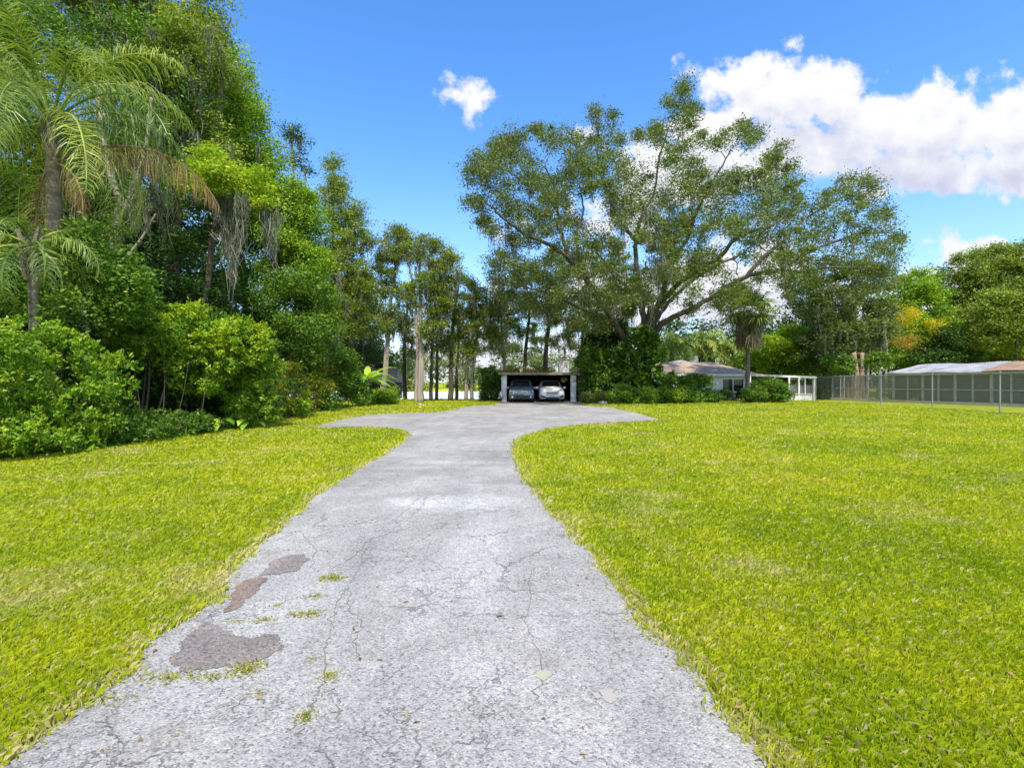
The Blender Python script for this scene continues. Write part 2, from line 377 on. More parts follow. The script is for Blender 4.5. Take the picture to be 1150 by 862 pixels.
# thick undersides are grey-lilac, tops turned to the sun are white
under=N.math('MULTIPLY',N.rng(d1,.15,1.25,0,1,True),.62); relief=N.rng(N.math('SUBTRACT',d2,d0),-.5,.6,0,.42)
shade=N.math('SUBTRACT',1.1,N.math('ADD',under,relief),clamp=True)
ccol=N.mix(shade,(2.0,2.15,2.95),(3.75,3.75,3.85))
# clouds fade into the air towards the horizon
hz=N.rng(sp.outputs[2],0.,.42,1,0)
skyc=N.mix(N.math('MULTIPLY',N.math('POWER',hz,1.5),.62),hs.outputs[0],(2.1,2.65,3.45))
ccol=N.mix(N.math('MULTIPLY',hz,.5),ccol,(3.0,3.15,3.7))
col=N.mix(N.math('MULTIPLY',alpha,N.rng(sp.outputs[2],0.,.03)),skyc,ccol)
w.cycles.sampling_method='MANUAL'; w.cycles.sample_map_resolution=512
bg=N.n('ShaderNodeBackground'); N.put(bg.inputs[0],col); bg.inputs[1].default_value=.15
wo=N.n('ShaderNodeOutputWorld'); nt.links.new(bg.outputs[0],wo.inputs[0])

sun=bpy.data.lights.new('sun','SUN'); sun.energy=3.3; sun.angle=R(1.2); sun.color=(1.,.93,.80)
so=bpy.data.objects.new('sun',sun); C.objects.link(so)
az=R(SUN_AZ); sd=Vector((sin(az)*cos(R(SUN_EL)),cos(az)*cos(R(SUN_EL)),sin(R(SUN_EL))))
so.rotation_euler=sd.to_track_quat('Z','Y').to_euler(); so.location=(0,-5,20)

# ------------------------------------------------------------------ camera
cy=scene.cycles; cy.max_bounces=5; cy.diffuse_bounces=3; cy.glossy_bounces=2; cy.transmission_bounces=3; cy.transparent_max_bounces=10; cy.caustics_reflective=False; cy.caustics_refractive=False
cam=bpy.data.cameras.new('camera'); co=bpy.data.objects.new('camera',cam); C.objects.link(co)
cam.sensor_width=36; cam.lens=F/1150*36; co.location=(0,0,CH); co.rotation_euler=(R(90),0,0); cam.shift_y=-2/1150; cam.clip_end=3000; cam.clip_start=.05
scene.camera=co
scene.render.resolution_x=1024; scene.render.resolution_y=767
vs=scene.view_settings; vs.view_transform='Standard'; vs.look='None'; vs.exposure=.85; vs.gamma=1; vs.use_curve_mapping=False

# ------------------------------------------------------------------ ground
def lake_mask(x,y):
    a=np.clip((y-43)/14,0,1)*np.clip((125-y)/4,0,1)
    b=np.clip((x+95)/8,0,1)*np.clip((13-x)/6,0,1)
    s=a*b; return s*s*(3-2*s)
xs=np.unique(np.concatenate([np.arange(-40,40,1.),np.arange(-120,-40,4.),np.arange(40,120,4.),np.linspace(-1500,-120,15),np.linspace(120,1500,15)]))
ys=np.unique(np.concatenate([np.arange(-20,140,1.),np.linspace(-300,-20,8),np.linspace(140,1800,15)]))
X,Y=np.meshgrid(xs,ys); Z=-2.2*lake_mask(X,Y)
V=np.stack([X,Y,Z],-1).reshape(-1,3); nx=len(xs); ii,jj=np.meshgrid(np.arange(len(ys)-1),np.arange(nx-1),indexing='ij')
a=(ii*nx+jj).ravel(); fl=np.stack([a,a+1,a+nx+1,a+nx],1).ravel()
g_=link('lawn',mesh_np('lawn',V,fl,4),M['lawn']); tag(g_,kind='structure'); g_.data.shade_smooth()
wb=MB(); wb.poly([(-100,45,-.8),(16,45,-.8),(16,126,-.8),(-100,126,-.8)]); tag(wb.build('lake',M['water']),kind='structure')

# ---- drive outline in pixels of the photo -> ground
rg=np.random.default_rng(5)
left_px=[(75,814),(91,796),(120,775),(154,752),(176,718),(216,694),(254,668),(263,636),(301,608),(332,580),(354,559),(396,532),(435,509),(454,497),(462,489),(454,483),(416,480.5),(343,482)]
top_px=[(380,472),(412,466),(450,464),(492,463),(511,460),(519,457.5),(536,455.5),(557,454.6),(562,450.6)]
rt_px=[(650,450.6),(653,455),(668,456),(683,457),(712,463),(735,469.5),(745,472.5),(706,475),(664,477),(630,480),(607,484.5),(588,489),(577,497),(574,508),(578,522),(586,538),(602,558),(622,581),(640,600),(662,625),(696,673),(743,723),(791,771),(829,814)]
def world_outline(px): return [tuple(G(*p)[:2]) for p in px]
poly=[(-1.98,-12.)]+world_outline(left_px)+world_outline(top_px)+world_outline(rt_px)+[(1.02,-12.)]
def wob(poly,step,amp,freq,seed):
    pts=[]; r=np.random.default_rng(seed); ph=r.uniform(0,6.28,8)
    n=len(poly)
    for i in range(n):
        a=np.array(poly[i]); b=np.array(poly[(i+1)%n]); L=np.linalg.norm(b-a); k=max(1,int(L/(step*(1+.03*a[1]))))
        for j in range(min(k,220)): pts.append(a+(b-a)*j/min(k,220))
    pts=np.array(pts); t=np.roll(pts,-1,0)-np.roll(pts,1,0); nn=norm(np.stack([t[:,1],-t[:,0]],-1))
    s=np.cumsum(np.linalg.norm(np.roll(pts,-1,0)-pts,axis=1))
    d=sum(np.sin(s*freq*(1.9**k)+ph[k])/(1.5**k) for k in range(6))/2.2
    return pts+nn*(d*amp)[:,None]
from mathutils.geometry import tessellate_polygon
def flat_poly(name,pts,z,mat,kind='structure',extra=None):
    pts=[Vector((float(p[0]),float(p[1]),z)) for p in pts]
    tris=tessellate_polygon([pts]); me=bpy.data.meshes.new(name); me.from_pydata([tuple(p) for p in pts],[],[tuple(t) for t in tris]); me.update()
    bm=bmesh.new(); bm.from_mesh(me); bmesh.ops.recalc_face_normals(bm,faces=bm.faces)
    if sum(f.normal.z for f in bm.faces)<0: bmesh.ops.reverse_faces(bm,faces=bm.faces)
    bm.to_mesh(me); bm.free()
    o=link(name,me,mat); 
    if kind: tag(o,kind=kind)
    return o
drive_poly=wob(poly,.03,.045,7.,3)
verge_poly=wob([tuple(p) for p in wob(poly,.5,0,1,1)],.05,.05,3.3,8)
t=np.roll(verge_poly,-1,0)-np.roll(verge_poly,1,0); nn=norm(np.stack([t[:,1],-t[:,0]],-1))
area=.5*np.sum(verge_poly[:,0]*np.roll(verge_poly[:,1],-1)-np.roll(verge_poly[:,0],-1)*verge_poly[:,1]); sgn=1 if area>0 else -1
verge_poly=verge_poly+nn*sgn*.055
flat_poly('gravel_verge',verge_poly,.004,M['verge'])
flat_poly('driveway',drive_poly,.010,M['drive'])
def crop6(l): return [tuple(G(60+.313*x,580+.313*y)[:2]) for x,y in l]
flat_poly('asphalt_patch',wob(crop6([(415,515),(460,470),(480,430),(520,400),(560,385),(600,400),(640,430),(720,440),(810,425),(820,470),(780,510),(700,535),(620,550),(540,555),(460,562),(430,545)]),.012,.022,26,4),.014,M['patch'])
flat_poly('asphalt_patch',wob(crop6([(615,350),(640,300),(650,260),(700,230),(738,218),(765,228),(740,260),(700,300),(660,335)]),.012,.022,26,6),.0145,M['patch_red'])
flat_poly('asphalt_patch',wob(crop6([(745,212),(790,160),(830,145),(900,140),(915,155),(880,195),(820,210),(780,214)]),.012,.022,26,7),.014,M['patch'])
for px,py,r,mt in ((610,760,.035,'spot_y'),(683,783,.042,'spot_b'),(670,783,.02,'spot_b')):
    c=G(px,py); flat_poly('driveway_stain',[(c[0]+r*(1+.22*sin(a*2+px)+.10*sin(7*a+2)+.08*sin(13*a))*cos(a),c[1]+r*1.2*(1+.15*sin(3*a)+.08*sin(11*a))*sin(a)) for a in np.linspace(0,2*pi,48,endpoint=False)],.0135 if px!=670 else .0142,M[mt])
# long cracks traced along the drive: dark ribbons a few mm wide lying in the surface
def jag(pts,n,amp,seed):
    r=np.random.default_rng(seed); out=[]
    for a,b in zip(pts[:-1],pts[1:]):
        a=np.array(a[:2]); b=np.array(b[:2])
        for j in range(n): out.append(a+(b-a)*j/n+r.normal(0,amp,2))
    out.append(np.array(pts[-1][:2])); return out
ck=MB()
cracks=[[(417,605),(408,628),(401,646),(389,661),(392,683),(407,706)],[(388,662),(378,680),(372,702),(366,735),(362,770),(350,800),(335,830)],[(365,775),(382,783),(378,800),(379,814)],
 [(407,706),(398,722),(400,740)],[(470,590),(440,600),(417,605),(395,628),(372,640)],[(300,790),(278,782),(262,800)],[(436,590),(455,575),(470,560)],[(340,600),(356,620),(352,640)],[(600,640),(590,700),(612,745),(600,790)]]
for i,c in enumerate(cracks):
    pts=jag([G(*p) for p in c],7,.012,i); vs=[]; rr=np.random.default_rng(i)
    for j,p in enumerate(pts):
        q=pts[min(j+1,len(pts)-1)]-pts[max(j-1,0)]; q=q/np.linalg.norm(q); nrm=np.array([-q[1],q[0]]); wd=rr.uniform(.0008,.0038)
        vs+=[(*(p+nrm*wd),.0128),(*(p-nrm*wd),.0128)]
    ck.add(vs,[(2*j,2*j+1,2*j+3,2*j+2) for j in range(len(pts)-1)])
M['crack']=solid('crack_dirt',(.17,.16,.14),.95)
tag(ck.build('driveway_crack',M['crack']),kind='structure')

def inside(poly,x,y):
    n=len(poly); r=np.zeros(len(x),bool); px,py=poly[:,0],poly[:,1]; j=n-1
    for i in range(n):
        c=((py[i]>y)!=(py[j]>y))
        if c.any():
            xi=(px[j]-px[i])*(y-py[i])/(py[j]-py[i]+1e-12)+px[i]; r^=(c&(x<xi))
        j=i
    return r

# ---- grass blades
def noise2(x,y,seed,fs):
    r=np.random.default_rng(seed); s=0
    for f in fs:
        for _ in range(4):
            a=r.uniform(0,6.28); s=s+np.sin((x*cos(a)+y*sin(a))*f+r.uniform(0,6.28))
    return s/(4*len(fs))
def grass(n=2300000):
    r=np.random.default_rng(11)
    y=np.exp(r.uniform(math.log(1.0),math.log(46),n)); x=r.uniform(-1.,1.,n)*(1.35*y+3.2)
    keep=(x>-9.5-.0*y)&(x<23.5)&~((y>43.2))
    x,y=x[keep],y[keep]
    # the driveway keeps its surface, with a few blades leaning over the edge
    jit=np.where(r.random(len(x))<.6,r.normal(0,.035,len(x)),0)+.045*noise2(x,y,44,(3.,9.,25.))*2.2
    ins=inside(drive_poly[::2],x+jit,y); x,y=x[~ins],y[~ins]
    iv=inside(verge_poly[::2],x,y); k=~iv|(r.random(len(x))<.45); x,y=x[k],y[k]
    thin=noise2(x,y,3,(1.1,2.7,6.)); k=r.random(len(x))<np.clip(1.05-1.1*np.clip(thin-.28,0,1)*2,.35,1); x,y=x[k],y[k]
    m=len(x); d=y
    hgt=(.030+.060*r.random(m)**1.5)*np.clip(.8+.35*noise2(x,y,9,(2.,5.,13.)),.5,1.4)*np.clip(.75+d*.045,.8,1.7)
    wd=np.clip(.0016*d,.0032,.05)*r.uniform(.7,1.4,m)
    an=r.uniform(0,2*pi,m); lean=r.uniform(.1,1.0,m)
    dirv=np.stack([np.cos(an),np.sin(an)],1); side=np.stack([-np.sin(an+r.normal(0,.5,m)),np.cos(an)],1)
    b=np.stack([x,y],1)
    z0=np.full(m,.0)
    p0=np.column_stack([b-side*wd[:,None]/2,z0]); p1=np.column_stack([b+side*wd[:,None]/2,z0])
    mid=b+dirv*(hgt*lean*.35)[:,None]
    p2=np.column_stack([mid+side*wd[:,None]*.4,hgt*.72]); p3=np.column_stack([b+dirv*(hgt*lean)[:,None],hgt*(1.05-.25*lean)])
    V=np.stack([p0,p1,p2,p3],1).reshape(-1,3)
    rn=r.random(m); nb_=noise2(x,y,15,(3.,9.))
    edge=np.zeros(m,bool); nr_=np.where(y<16)[0]; coarse=drive_poly[::4]
    for sx_,sy_ in ((.13,0),(-.13,0),(.06,.1),(-.06,-.1)): edge[nr_]|=inside(coarse,x[nr_]+sx_,y[nr_]+sy_)
    rn=np.where(edge&(r.random(m)<.38+.5*nb_),.95,rn)
    o=link('grass_blades',mesh_np('grass_blades',V,np.arange(4*m),4,{'rnd':rn}),M['blade'])
    tag(o,'short yellow-green lawn grass growing on both sides of the driveway','grass',kind='stuff')
grass()
def litter():
    r=np.random.default_rng(8); n=900; y=np.exp(r.uniform(math.log(1.8),math.log(16),n)); x=r.uniform(-1.1,1.1,n)*y
    k=(x>-8.6); x,y=x[k],y[k]; m=len(x); on=inside(drive_poly,x,y); k=~on|(r.random(m)<.22); x,y,on=x[k],y[k],on[k]; m=len(x)
    pos=np.column_stack([x,y,np.where(on,.016,.045)]); a=r.uniform(0,6.28,m); d=np.column_stack([np.cos(a),np.sin(a),r.normal(0,.15,m)])
    L=r.uniform(.018,.045,m); o=leaf_mesh('fallen_leaves',pos,d,norm(r.normal(0,.25,(m,3))+np.array([0,0,1.])),L,L*.45,M['litter'],None,r.random(m),r.random(m))
    tag(o,'small dry brown leaves scattered over the lawn and the driveway','leaves',kind='stuff')

# ------------------------------------------------------------------ vegetation
def leaf_mesh(name,pos,d,nrm,L,W,mat,parent,rnd,tone,fold=.18):
    d=norm(d); side=norm(np.cross(d,nrm)); up=np.cross(side,d)
    L=L[:,None]; W=W[:,None]
    p0=pos; p1=pos+d*L*.45+side*W*.5+up*W*fold; p2=pos+d*L-up*L*.12; p3=pos+d*L*.45-side*W*.5+up*W*fold
    V=np.stack([p0,p1,p2,p3],1).reshape(-1,3)
    return link(name,mesh_np(name,V,np.arange(len(V)),4,{'rnd':rnd,'tone':tone}),mat,parent)
def rand_dir(r,n): return norm(r.normal(0,1,(n,3)))
def clumps_from(r,blobs,rad,dens=1.,surf=.55,zmin=.1):
    """blobs: (centre xyz, radii xyz) -> list of (pos, radius)"""
    out=[]
    for c,q in blobs:
        c=np.array(c,float); q=np.array(q,float)
        n=max(2,int(dens*1.1*(q[0]*q[1]+q[1]*q[2]+q[0]*q[2])/(rad*rad)))
        d=rand_dir(r,n); u=surf+(1-surf)*r.random(n)**.7
        p=c+d*u[:,None]*q
        for k in range(n):
            if p[k,2]>zmin: out.append((p[k],rad*r.uniform(.6,1.25)))
    return out
def crown(name,r,clumps,mat,parent,leaf=.12,sprigs=16,per=16,flat=.7,rosette=False,asp=.5,droop=0.,spr=.38,tone_fn=None):
    c=np.array([p for p,_ in clumps]); rad=np.array([q for _,q in clumps]); n=len(c)
    ctr=c.mean(0)
    idx=np.repeat(np.arange(n),sprigs); d=rand_dir(r,len(idx)); d[:,2]=np.where(r.random(len(idx))<.35,np.abs(d[:,2]),d[:,2])
    u=.35+.65*r.random(len(idx))**.6
    sp_=c[idx]+d*(rad[idx]*u)[:,None]*np.array([1,1,flat])
    st=r.random(n)[idx]*.6+r.random(len(idx))*.4
    if tone_fn is not None: st=np.clip(st*.5+tone_fn(sp_)*.5,0,1)
    j=np.repeat(np.arange(len(sp_)),per); m=len(j)
    out=norm(d[j]+np.array([0,0,.45])+r.normal(0,.35,(m,3)))
    if rosette:
        ld=norm(norm(r.normal(0,1,(m,3))+d[j]*.9+np.array([0,0,.15]))); pos=sp_[j]+ld*(leaf*.15)+r.normal(0,leaf*.35,(m,3))
        nr=norm(np.cross(np.cross(ld,d[j]+np.array([0,0,.6])),ld)+r.normal(0,.15,(m,3)))
    else:
        pos=sp_[j]+r.normal(0,1,(m,3))*(rad[idx][j]*spr)[:,None]*np.array([1,1,flat*.8])
        ld=norm(r.normal(0,1,(m,3))*np.array([1,1,.6])+out*.5+np.array([0,0,-droop])); nr=norm(out+r.normal(0,.5,(m,3)))
    L=leaf*r.uniform(.5,1.45,m); W=L*asp*r.uniform(.8,1.2,m)
    return leaf_mesh(name,pos,ld,nr,L,W,mat,parent,r.random(m),np.clip(st[j]+r.normal(0,.08,m),0,1))
def moss(name,r,anch,parent,length=1.2,strands=16,width=.04,spread=.18,mat=None):
    """beards of hanging strands"""
    Vs=[];rn=[];tn=[]; A=np.array(anch); n=len(A); bl=length*r.uniform(.35,1.2,n); bt=r.random(n)
    strands=int(strands*1.7); width=width*.62
    idx=np.repeat(np.arange(n),strands); m=len(idx); t=np.clip(r.normal(0,.55,m),-1.6,1.6)
    ang=r.uniform(0,2*pi,n)[idx]
    top=A[idx]+np.column_stack([np.cos(ang)*t,np.sin(ang)*t,np.zeros(m)])*(spread*(1+bl[idx]*.3))[:,None]+r.normal(0,.05,(m,3))
    ln=bl[idx]*np.exp(-1.3*np.abs(t))*r.uniform(.2,1.25,m)
    a2=r.uniform(0,2*pi,m); side=np.column_stack([np.cos(a2),np.sin(a2),np.zeros(m)])
    prev=top; seg=4; quads=[]
    W=width*r.uniform(.6,1.4,m); pull=(A[idx]-top)*np.array([1,1,0])
    for k in range(seg):
        w0=W*(1-.25*k/seg) if k else W*.7; w1=W*(1-.8*(k+1)/seg)
        nxt=top+np.column_stack([np.zeros(m),np.zeros(m),-ln*(k+1)/seg])+pull*(.16*(k+1))+r.normal(0,.045,(m,3))*(1+k*.5)
        quads.append(np.stack([prev-side*w0[:,None],prev+side*w0[:,None],nxt+side*w1[:,None],nxt-side*w1[:,None]],1)); prev=nxt
        rn.append(r.random(m)); tn.append(bt[idx])
    V=np.concatenate(quads).reshape(-1,3)
    return link(name,mesh_np(name,V,np.arange(len(V)),4,{'rnd':np.concatenate(rn),'tone':np.concatenate(tn)}),mat or M['moss'],parent)
def spline(pts,k=5):
    pts=[np.array(p,float) for p in pts]; out=[]
    for i in range(len(pts)-1):
        p0=pts[max(i-1,0)];p1=pts[i];p2=pts[i+1];p3=pts[min(i+2,len(pts)-1)]
        for j in range(k):
            t=j/k; out.append(.5*((2*p1)+(-p0+p2)*t+(2*p0-5*p1+4*p2-p3)*t*t+(-p0+3*p1-3*p2+p3)*t**3))
    out.append(pts[-1]); return out
def skeleton(r,limbs,clumps,bark,parent,rmax=.1,ns=8,branch=True,wig=.02):
    mb=MB(); nodes=[];nr=[]
    for pts,r0,r1 in limbs:
        sp_=spline(pts,6); m=len(sp_); rad=[r0+(r1-r0)*(i/(m-1))**.8 for i in range(m)]
        L=np.linalg.norm(np.array(pts[-1])-np.array(pts[0]))
        sp_=[p+(r.normal(0,wig*min(L,8)*.12,3) if 0<i<m-1 else 0) for i,p in enumerate(sp_)]
        mb.tube(sp_,rad,ns); nodes+=sp_; nr+=rad
    o=mb.build('trunk',bark,parent,smooth=True)
    if not branch or not clumps: return o
    nb=MB(); nodes=np.array(nodes); nr=np.array(nr)
    root=nodes[0]; cs=sorted(clumps,key=lambda q:np.min(np.linalg.norm(nodes-q[0],axis=1)))
    for c,q in cs:
        d=np.linalg.norm(nodes-c,axis=1); up=np.clip(nodes[:,2]-c[2]+.2*d,0,None); far=np.clip(np.linalg.norm(nodes-root,axis=1)-np.linalg.norm(c-root),0,None)
        i=int(np.argmin(d+.8*up+1.2*far+np.where(nr>.25,1.,0))); a=nodes[i]; L=d[i]
        if L<.15: continue
        m1=a+(c-a)*.35+r.normal(0,.09*L,3)+np.array([0,0,.08*L]); m2=a+(c-a)*.7+r.normal(0,.08*L,3)+np.array([0,0,.08*L])
        sp_=spline([a,m1,m2,c],3); m=len(sp_); r0=min(nr[i]*.65,.015+.018*L,rmax); r0=max(r0,.008); rad=[r0*(1-.75*k/(m-1)) for k in range(m)]
        nb.tube(sp_,rad,5,cap=False); nodes=np.vstack([nodes,sp_[2:]]); nr=np.concatenate([nr,rad[2:]])
    if nb.v: nb.build('branches',bark,parent,smooth=True)
    return o
def pb(px,py,rx,ry,Y,dep=None):
    """a blob of foliage centred where the photo shows it, at distance Y"""
    return (P(px,py,Y),(rx/F*Y,(dep if dep else rx/F*Y),ry/F*Y))
def tree(name,label,cat,seed,base,limbs,blobs,mat,bark,leaf=.2,crad=.9,dens=1.,sprigs=16,per=16,group=None,mossn=0,mosslen=1.2,mossw=.03,asp=.5,flat=.7,extra=None,surf=.5,branch=True,rosette=False,droop=0.,rmax=.1,crownname='crown',strands=14,clumps=None,tone_fn=None,spr=.38,mspread=.18,zmin=.3):
    r=np.random.default_rng(seed); t=thing(name,label,cat,base,0,group)
    cl=clumps if clumps is not None else clumps_from(r,blobs,crad,dens,surf,zmin)
    skeleton(r,limbs,cl,M[bark],t,branch=branch,rmax=rmax)
    crown(crownname,r,cl,M[mat],t,leaf,sprigs,per,flat,rosette,asp,droop,spr,tone_fn)
    if extra:
        for nm,mt,bl,lf,dn in extra:
            c2=clumps_from(r,bl,crad*.7,dn,surf,zmin); crown(nm,r,c2,M[mt],t,lf,sprigs,per,flat,rosette,asp,droop)
    if mossn:
        pick=[cl[i] for i in r.integers(0,len(cl),mossn)]
        an=[c+np.array([r.normal(0,q*.5),r.normal(0,q*.5),-q*.3]) for c,q in pick]
        moss('spanish_moss',r,an,t,mosslen,strands,mossw,mspread)
    return t

def line(pxs,Y0,dY=None):
    """photo polyline -> world points, depth per point"""
    return [P(x,y,Y0+(dY[i] if dY else 0)) for i,(x,y) in enumerate(pxs)]

litter()
# ---- the big live oak
YO=37.
oak_poly=np.array([(520,192),(528,170),(545,160),(572,148),(600,142),(640,148),(660,150),(666,122),(680,125),(690,150),(715,146),(735,140),(753,108),(768,93),(779,115),(785,150),(815,150),(838,133),(852,150),(880,165),(893,190),(905,222),(940,215),(965,200),(988,205),(985,225),(1000,240),(1022,265),(1005,280),(1010,305),(985,325),(950,330),(915,322),(890,335),(860,322),(835,330),(810,345),(775,350),(755,335),(700,352),(670,375),(640,372),(612,352),(590,345),(555,335),(548,300),(562,272),(535,250),(522,222)],float)
def oak():
    r=np.random.default_rng(21); base=P(722,452,YO); base[2]=0
    t=thing('live_oak_tree','huge spreading live oak with long grey limbs rising beside the carport','tree',base)
    tr=P(722,452,YO)
    limbs=[
     (line([(724,452),(724,420),(726,395),(728,372),(731,345)],YO),.62,.22),
     (line([(716,440),(712,415),(709,394),(690,362),(664,322),(640,292),(612,272),(588,262),(562,242),(552,232)],YO,[0,0,-.3,-1,-2,-3,-3.5,-4,-4.5,-5]),.34,.05),
     (line([(640,292),(632,268),(626,240),(622,212),(612,185)],YO,[-3,-3,-2.5,-2,-1]),.17,.04),
     (line([(664,322),(650,288),(648,262),(655,235),(650,205)],YO,[-2,-1,0,1,2]),.18,.04),
     (line([(727,385),(722,350),(717,318),(714,285),(715,262),(722,240),(735,215),(740,180),(752,140)],YO,[0,.5,1,1.3,1.6,2,2,2,2]),.28,.04),
     (line([(715,270),(704,258),(690,236),(680,212),(672,180),(672,145)],YO,[1.3,1,.5,0,0,0]),.17,.04),
     (line([(730,380),(738,345),(748,318),(757,292),(772,268),(782,240),(800,205),(820,170)],YO,[0,-.5,-1.3,-2,-3,-4,-5,-5]),.27,.04),
     (line([(740,345),(758,322),(782,304),(806,291),(828,266),(850,258),(868,253),(885,240)],YO,[-.5,-2,-3.5,-5,-6,-6.5,-7,-7]),.22,.05),
     (line([(731,380),(745,362),(770,350),(796,336),(824,318),(846,308),(876,303),(905,285),(935,272),(968,262),(1000,262)],YO,[0,-.6,-1.2,-2,-3,-3.6,-4,-4,-3.5,-3,-3]),.26,.04),
     (line([(838,311),(856,290),(880,270),(905,245),(935,228),(965,213)],YO,[-3.4,-3,-2,-1,0,0]),.16,.04),
     (line([(722,350),(712,330),(690,310),(676,290),(660,270)],YO,[.5,2,4,6,7]),.18,.04),
     (line([(735,360),(760,330),(800,300),(840,280),(870,240)],YO,[0,3,5,7,8]),.2,.04),
     (line([(690,362),(660,350),(630,335),(600,325),(570,315)],YO,[-1,-3,-5,-6,-6.5]),.15,.03),
     (line([(876,303),(900,305),(930,300),(960,300)],YO,[-4,-5,-6,-6]),.12,.03),
    ]
    for L in limbs: L[0][0][2]=max(L[0][0][2],-.02)
    cl=[]; c0=np.array([765,250.]); n=0
    inn=lambda x,y: inside(oak_poly,np.array([x]),np.array([y]))[0]
    tries=0
    while n<1080 and tries<80000:
        tries+=1
        x=r.uniform(515,1025); y=r.uniform(92,378)
        if not inn(x,y): continue
        g=noise2(np.array([x]),np.array([y]),77,(.045,.085,.15))[0]
        if g<-.24+.10*(y<200): continue
        if x>895 and r.random()<.5: continue
        e=min(1,math.hypot((x-c0[0])/255,(y-c0[1])/150)); dm=12*math.sqrt(max(0,1-e*e))+1.
        Yd=YO+r.uniform(-1,1)*dm*.8-1.
        q=r.uniform(.34,.80)
        # keep the outline where the photo has it
        cl.append((P(x,y,Yd),q*Yd/YO)); n+=1
    for k,(x,y) in enumerate(oak_poly):
        for _ in range(3):
            f=r.uniform(.02,.10); xx=x+(c0[0]-x)*f+r.normal(0,3); yy_=y+(c0[1]-y)*f+r.normal(0,3); cl.append((P(xx,yy_,YO-1+r.uniform(-2,2)),r.uniform(.3,.55)))
    for x,y in [(766,100),(770,112),(764,122),(774,128),(768,140),(668,130),(671,142),(760,150),(775,160)]: cl.append((P(x,y,YO-1),.42))
    skeleton(r,limbs,cl,M['bark'],t,rmax=.11,ns=10,wig=.03)
    crown('crown',r,cl,M['oak'],t,.145,13,15,.8,False,.5,.1,.46)
    low=[c for c in cl if c[0][2]<15]
    an=[c+np.array([r.normal(0,q*.4),r.normal(0,q*.4),-q*.3]) for c,q in [low[i] for i in r.integers(0,len(low),160)]]
    moss('spanish_moss',r,an,t,1.7,12,.035,.2)
    # climbing philodendron on the trunk
    cl2=[(P(x,y,YO-1.),.45) for x,y in [(700,405),(712,398),(724,402),(735,410),(705,418),(718,415),(730,422),(712,430),(728,436),(704,432),(740,428),(722,392),(716,424),(734,398),(700,394),(708,386),(718,382),(730,384),(738,392),(727,376),(716,374)]]
    crown('climbing_vine',r,cl2,M['mid'],t,.36,10,8,.9,True,.75)
oak()

def bald(name,label,seed,trunk_px,Y,blobs,mat='cyp',group='cypress trees along the lake shore',r0=.28,mossn=40,leaf=.17,dens=1.,bark='bark_pale',mosslen=1.8,extra_l=None,**k):
    pts=line(trunk_px,Y); pts[0][2]=-.02 if pts[0][2]>-.3 else pts[0][2]
    base=pts[0].copy()
    limbs=[(pts,r0,.05)]+(extra_l or [])
    return tree(name,label,'tree',seed,base,limbs,[pb(*b[:4],Y+(b[4] if len(b)>4 else 0)) for b in blobs],mat,bark,leaf,k.pop('crad',.62),dens,k.pop('sprigs',13),k.pop('per',15),group,int(mossn*.75),mosslen*.8,.026,k.pop('asp',.35),k.pop('flat',.55),**k)

# lake-shore cypresses, left to right
bald('cypress_tree','tall dark cypress hung with moss, a spire above the left woods',31,[(366,456),(370,400),(374,330),(374,250),(376,190)],38,
     [(376,186,10,12),(378,208,17,14),(384,236,23,18),(390,266,28,20),(384,300,32,22),(394,335,26,20),(378,365,30,20),(362,300,16,24),(402,315,16,20),(366,340,20,24),(398,360,20,20)],mat='cyp',dens=1.15,crad=.5,mossn=220,spr=.6,mosslen=2.2)
bald('cypress_tree','slim cypress top showing behind the bright trees on the left',32,[(345,458),(340,350),(334,250),(326,140)],35,
     [(322,142,13,9),(334,164,15,12),(340,190,14,14),(346,220,16,15)],mat='dark',mossn=20,r0=.25,dens=.7)
bald('cypress_tree','leaning pale-trunked cypress with a light green top left of the straight one',33,[(429,449),(434,400),(438,350),(444,300),(446,262)],40,
     [(446,266,20,10),(438,284,15,12),(452,288,18,12),(440,312,13,12),(456,330,12,12),(432,335,14,16),(440,362,18,14),(425,300,10,10)],dens=1.0,crad=.5,mossn=150,spr=.6)
bald('cypress_tree','straight thick cypress with a pale bare trunk in two stems beside the pavement bend',34,[(472,453),(472.5,400),(472,340),(471,272)],36.5,
     [(478,278,22,9),(492,290,22,12),(500,308,16,14),(484,318,20,12),(506,332,12,14),(492,345,16,12),(470,330,14,14),(480,370,18,12)],dens=1.0,crad=.5,mossn=140,spr=.6,r0=.30,
     extra_l=[(line([(467.5,453),(468,420),(469,390),(466,340),(460,300),(455,285)],36.6),.19,.04),(line([(472,345),(490,336),(508,330)],36.5),.07,.02)])
bald('cypress_tree','thin cypress right of the pale two-stemmed trunk, its crown at mid height',35,[(484,450.5),(485,400),(487,360),(490,320)],39,
     [(490,330,15,12),(484,352,14,12),(496,370,12,10),(488,392,16,9)],mossn=35,r0=.17,bark='bark_dark')
bald('cypress_tree','second thin cypress right of the pale trunk, darker and narrower',36,[(490,450.5),(491,400),(493,350),(497,330)],40,
     [(498,335,12,12),(500,360,13,12),(490,385,10,8)],mossn=35,r0=.15,bark='bark_dark')
bald('cypress_tree','cypress trunk near the middle of the water gap, leafy top full of moss',37,[(506,451),(507,400),(510,350),(516,318)],39,
     [(520,318,18,8),(528,332,16,10),(512,345,15,12),(524,362,16,12),(508,380,18,10),(520,398,18,9)],mossn=55,r0=.24,bark='bark_dark')
bald('cypress_tree','thin cypress just right of the mid-gap trunk',38,[(512.5,450.5),(514,400),(517,360),(520,340)],40.5,
     [(522,352,14,12),(514,375,13,10),(526,388,12,9)],mossn=30,r0=.15,bark='bark_dark')
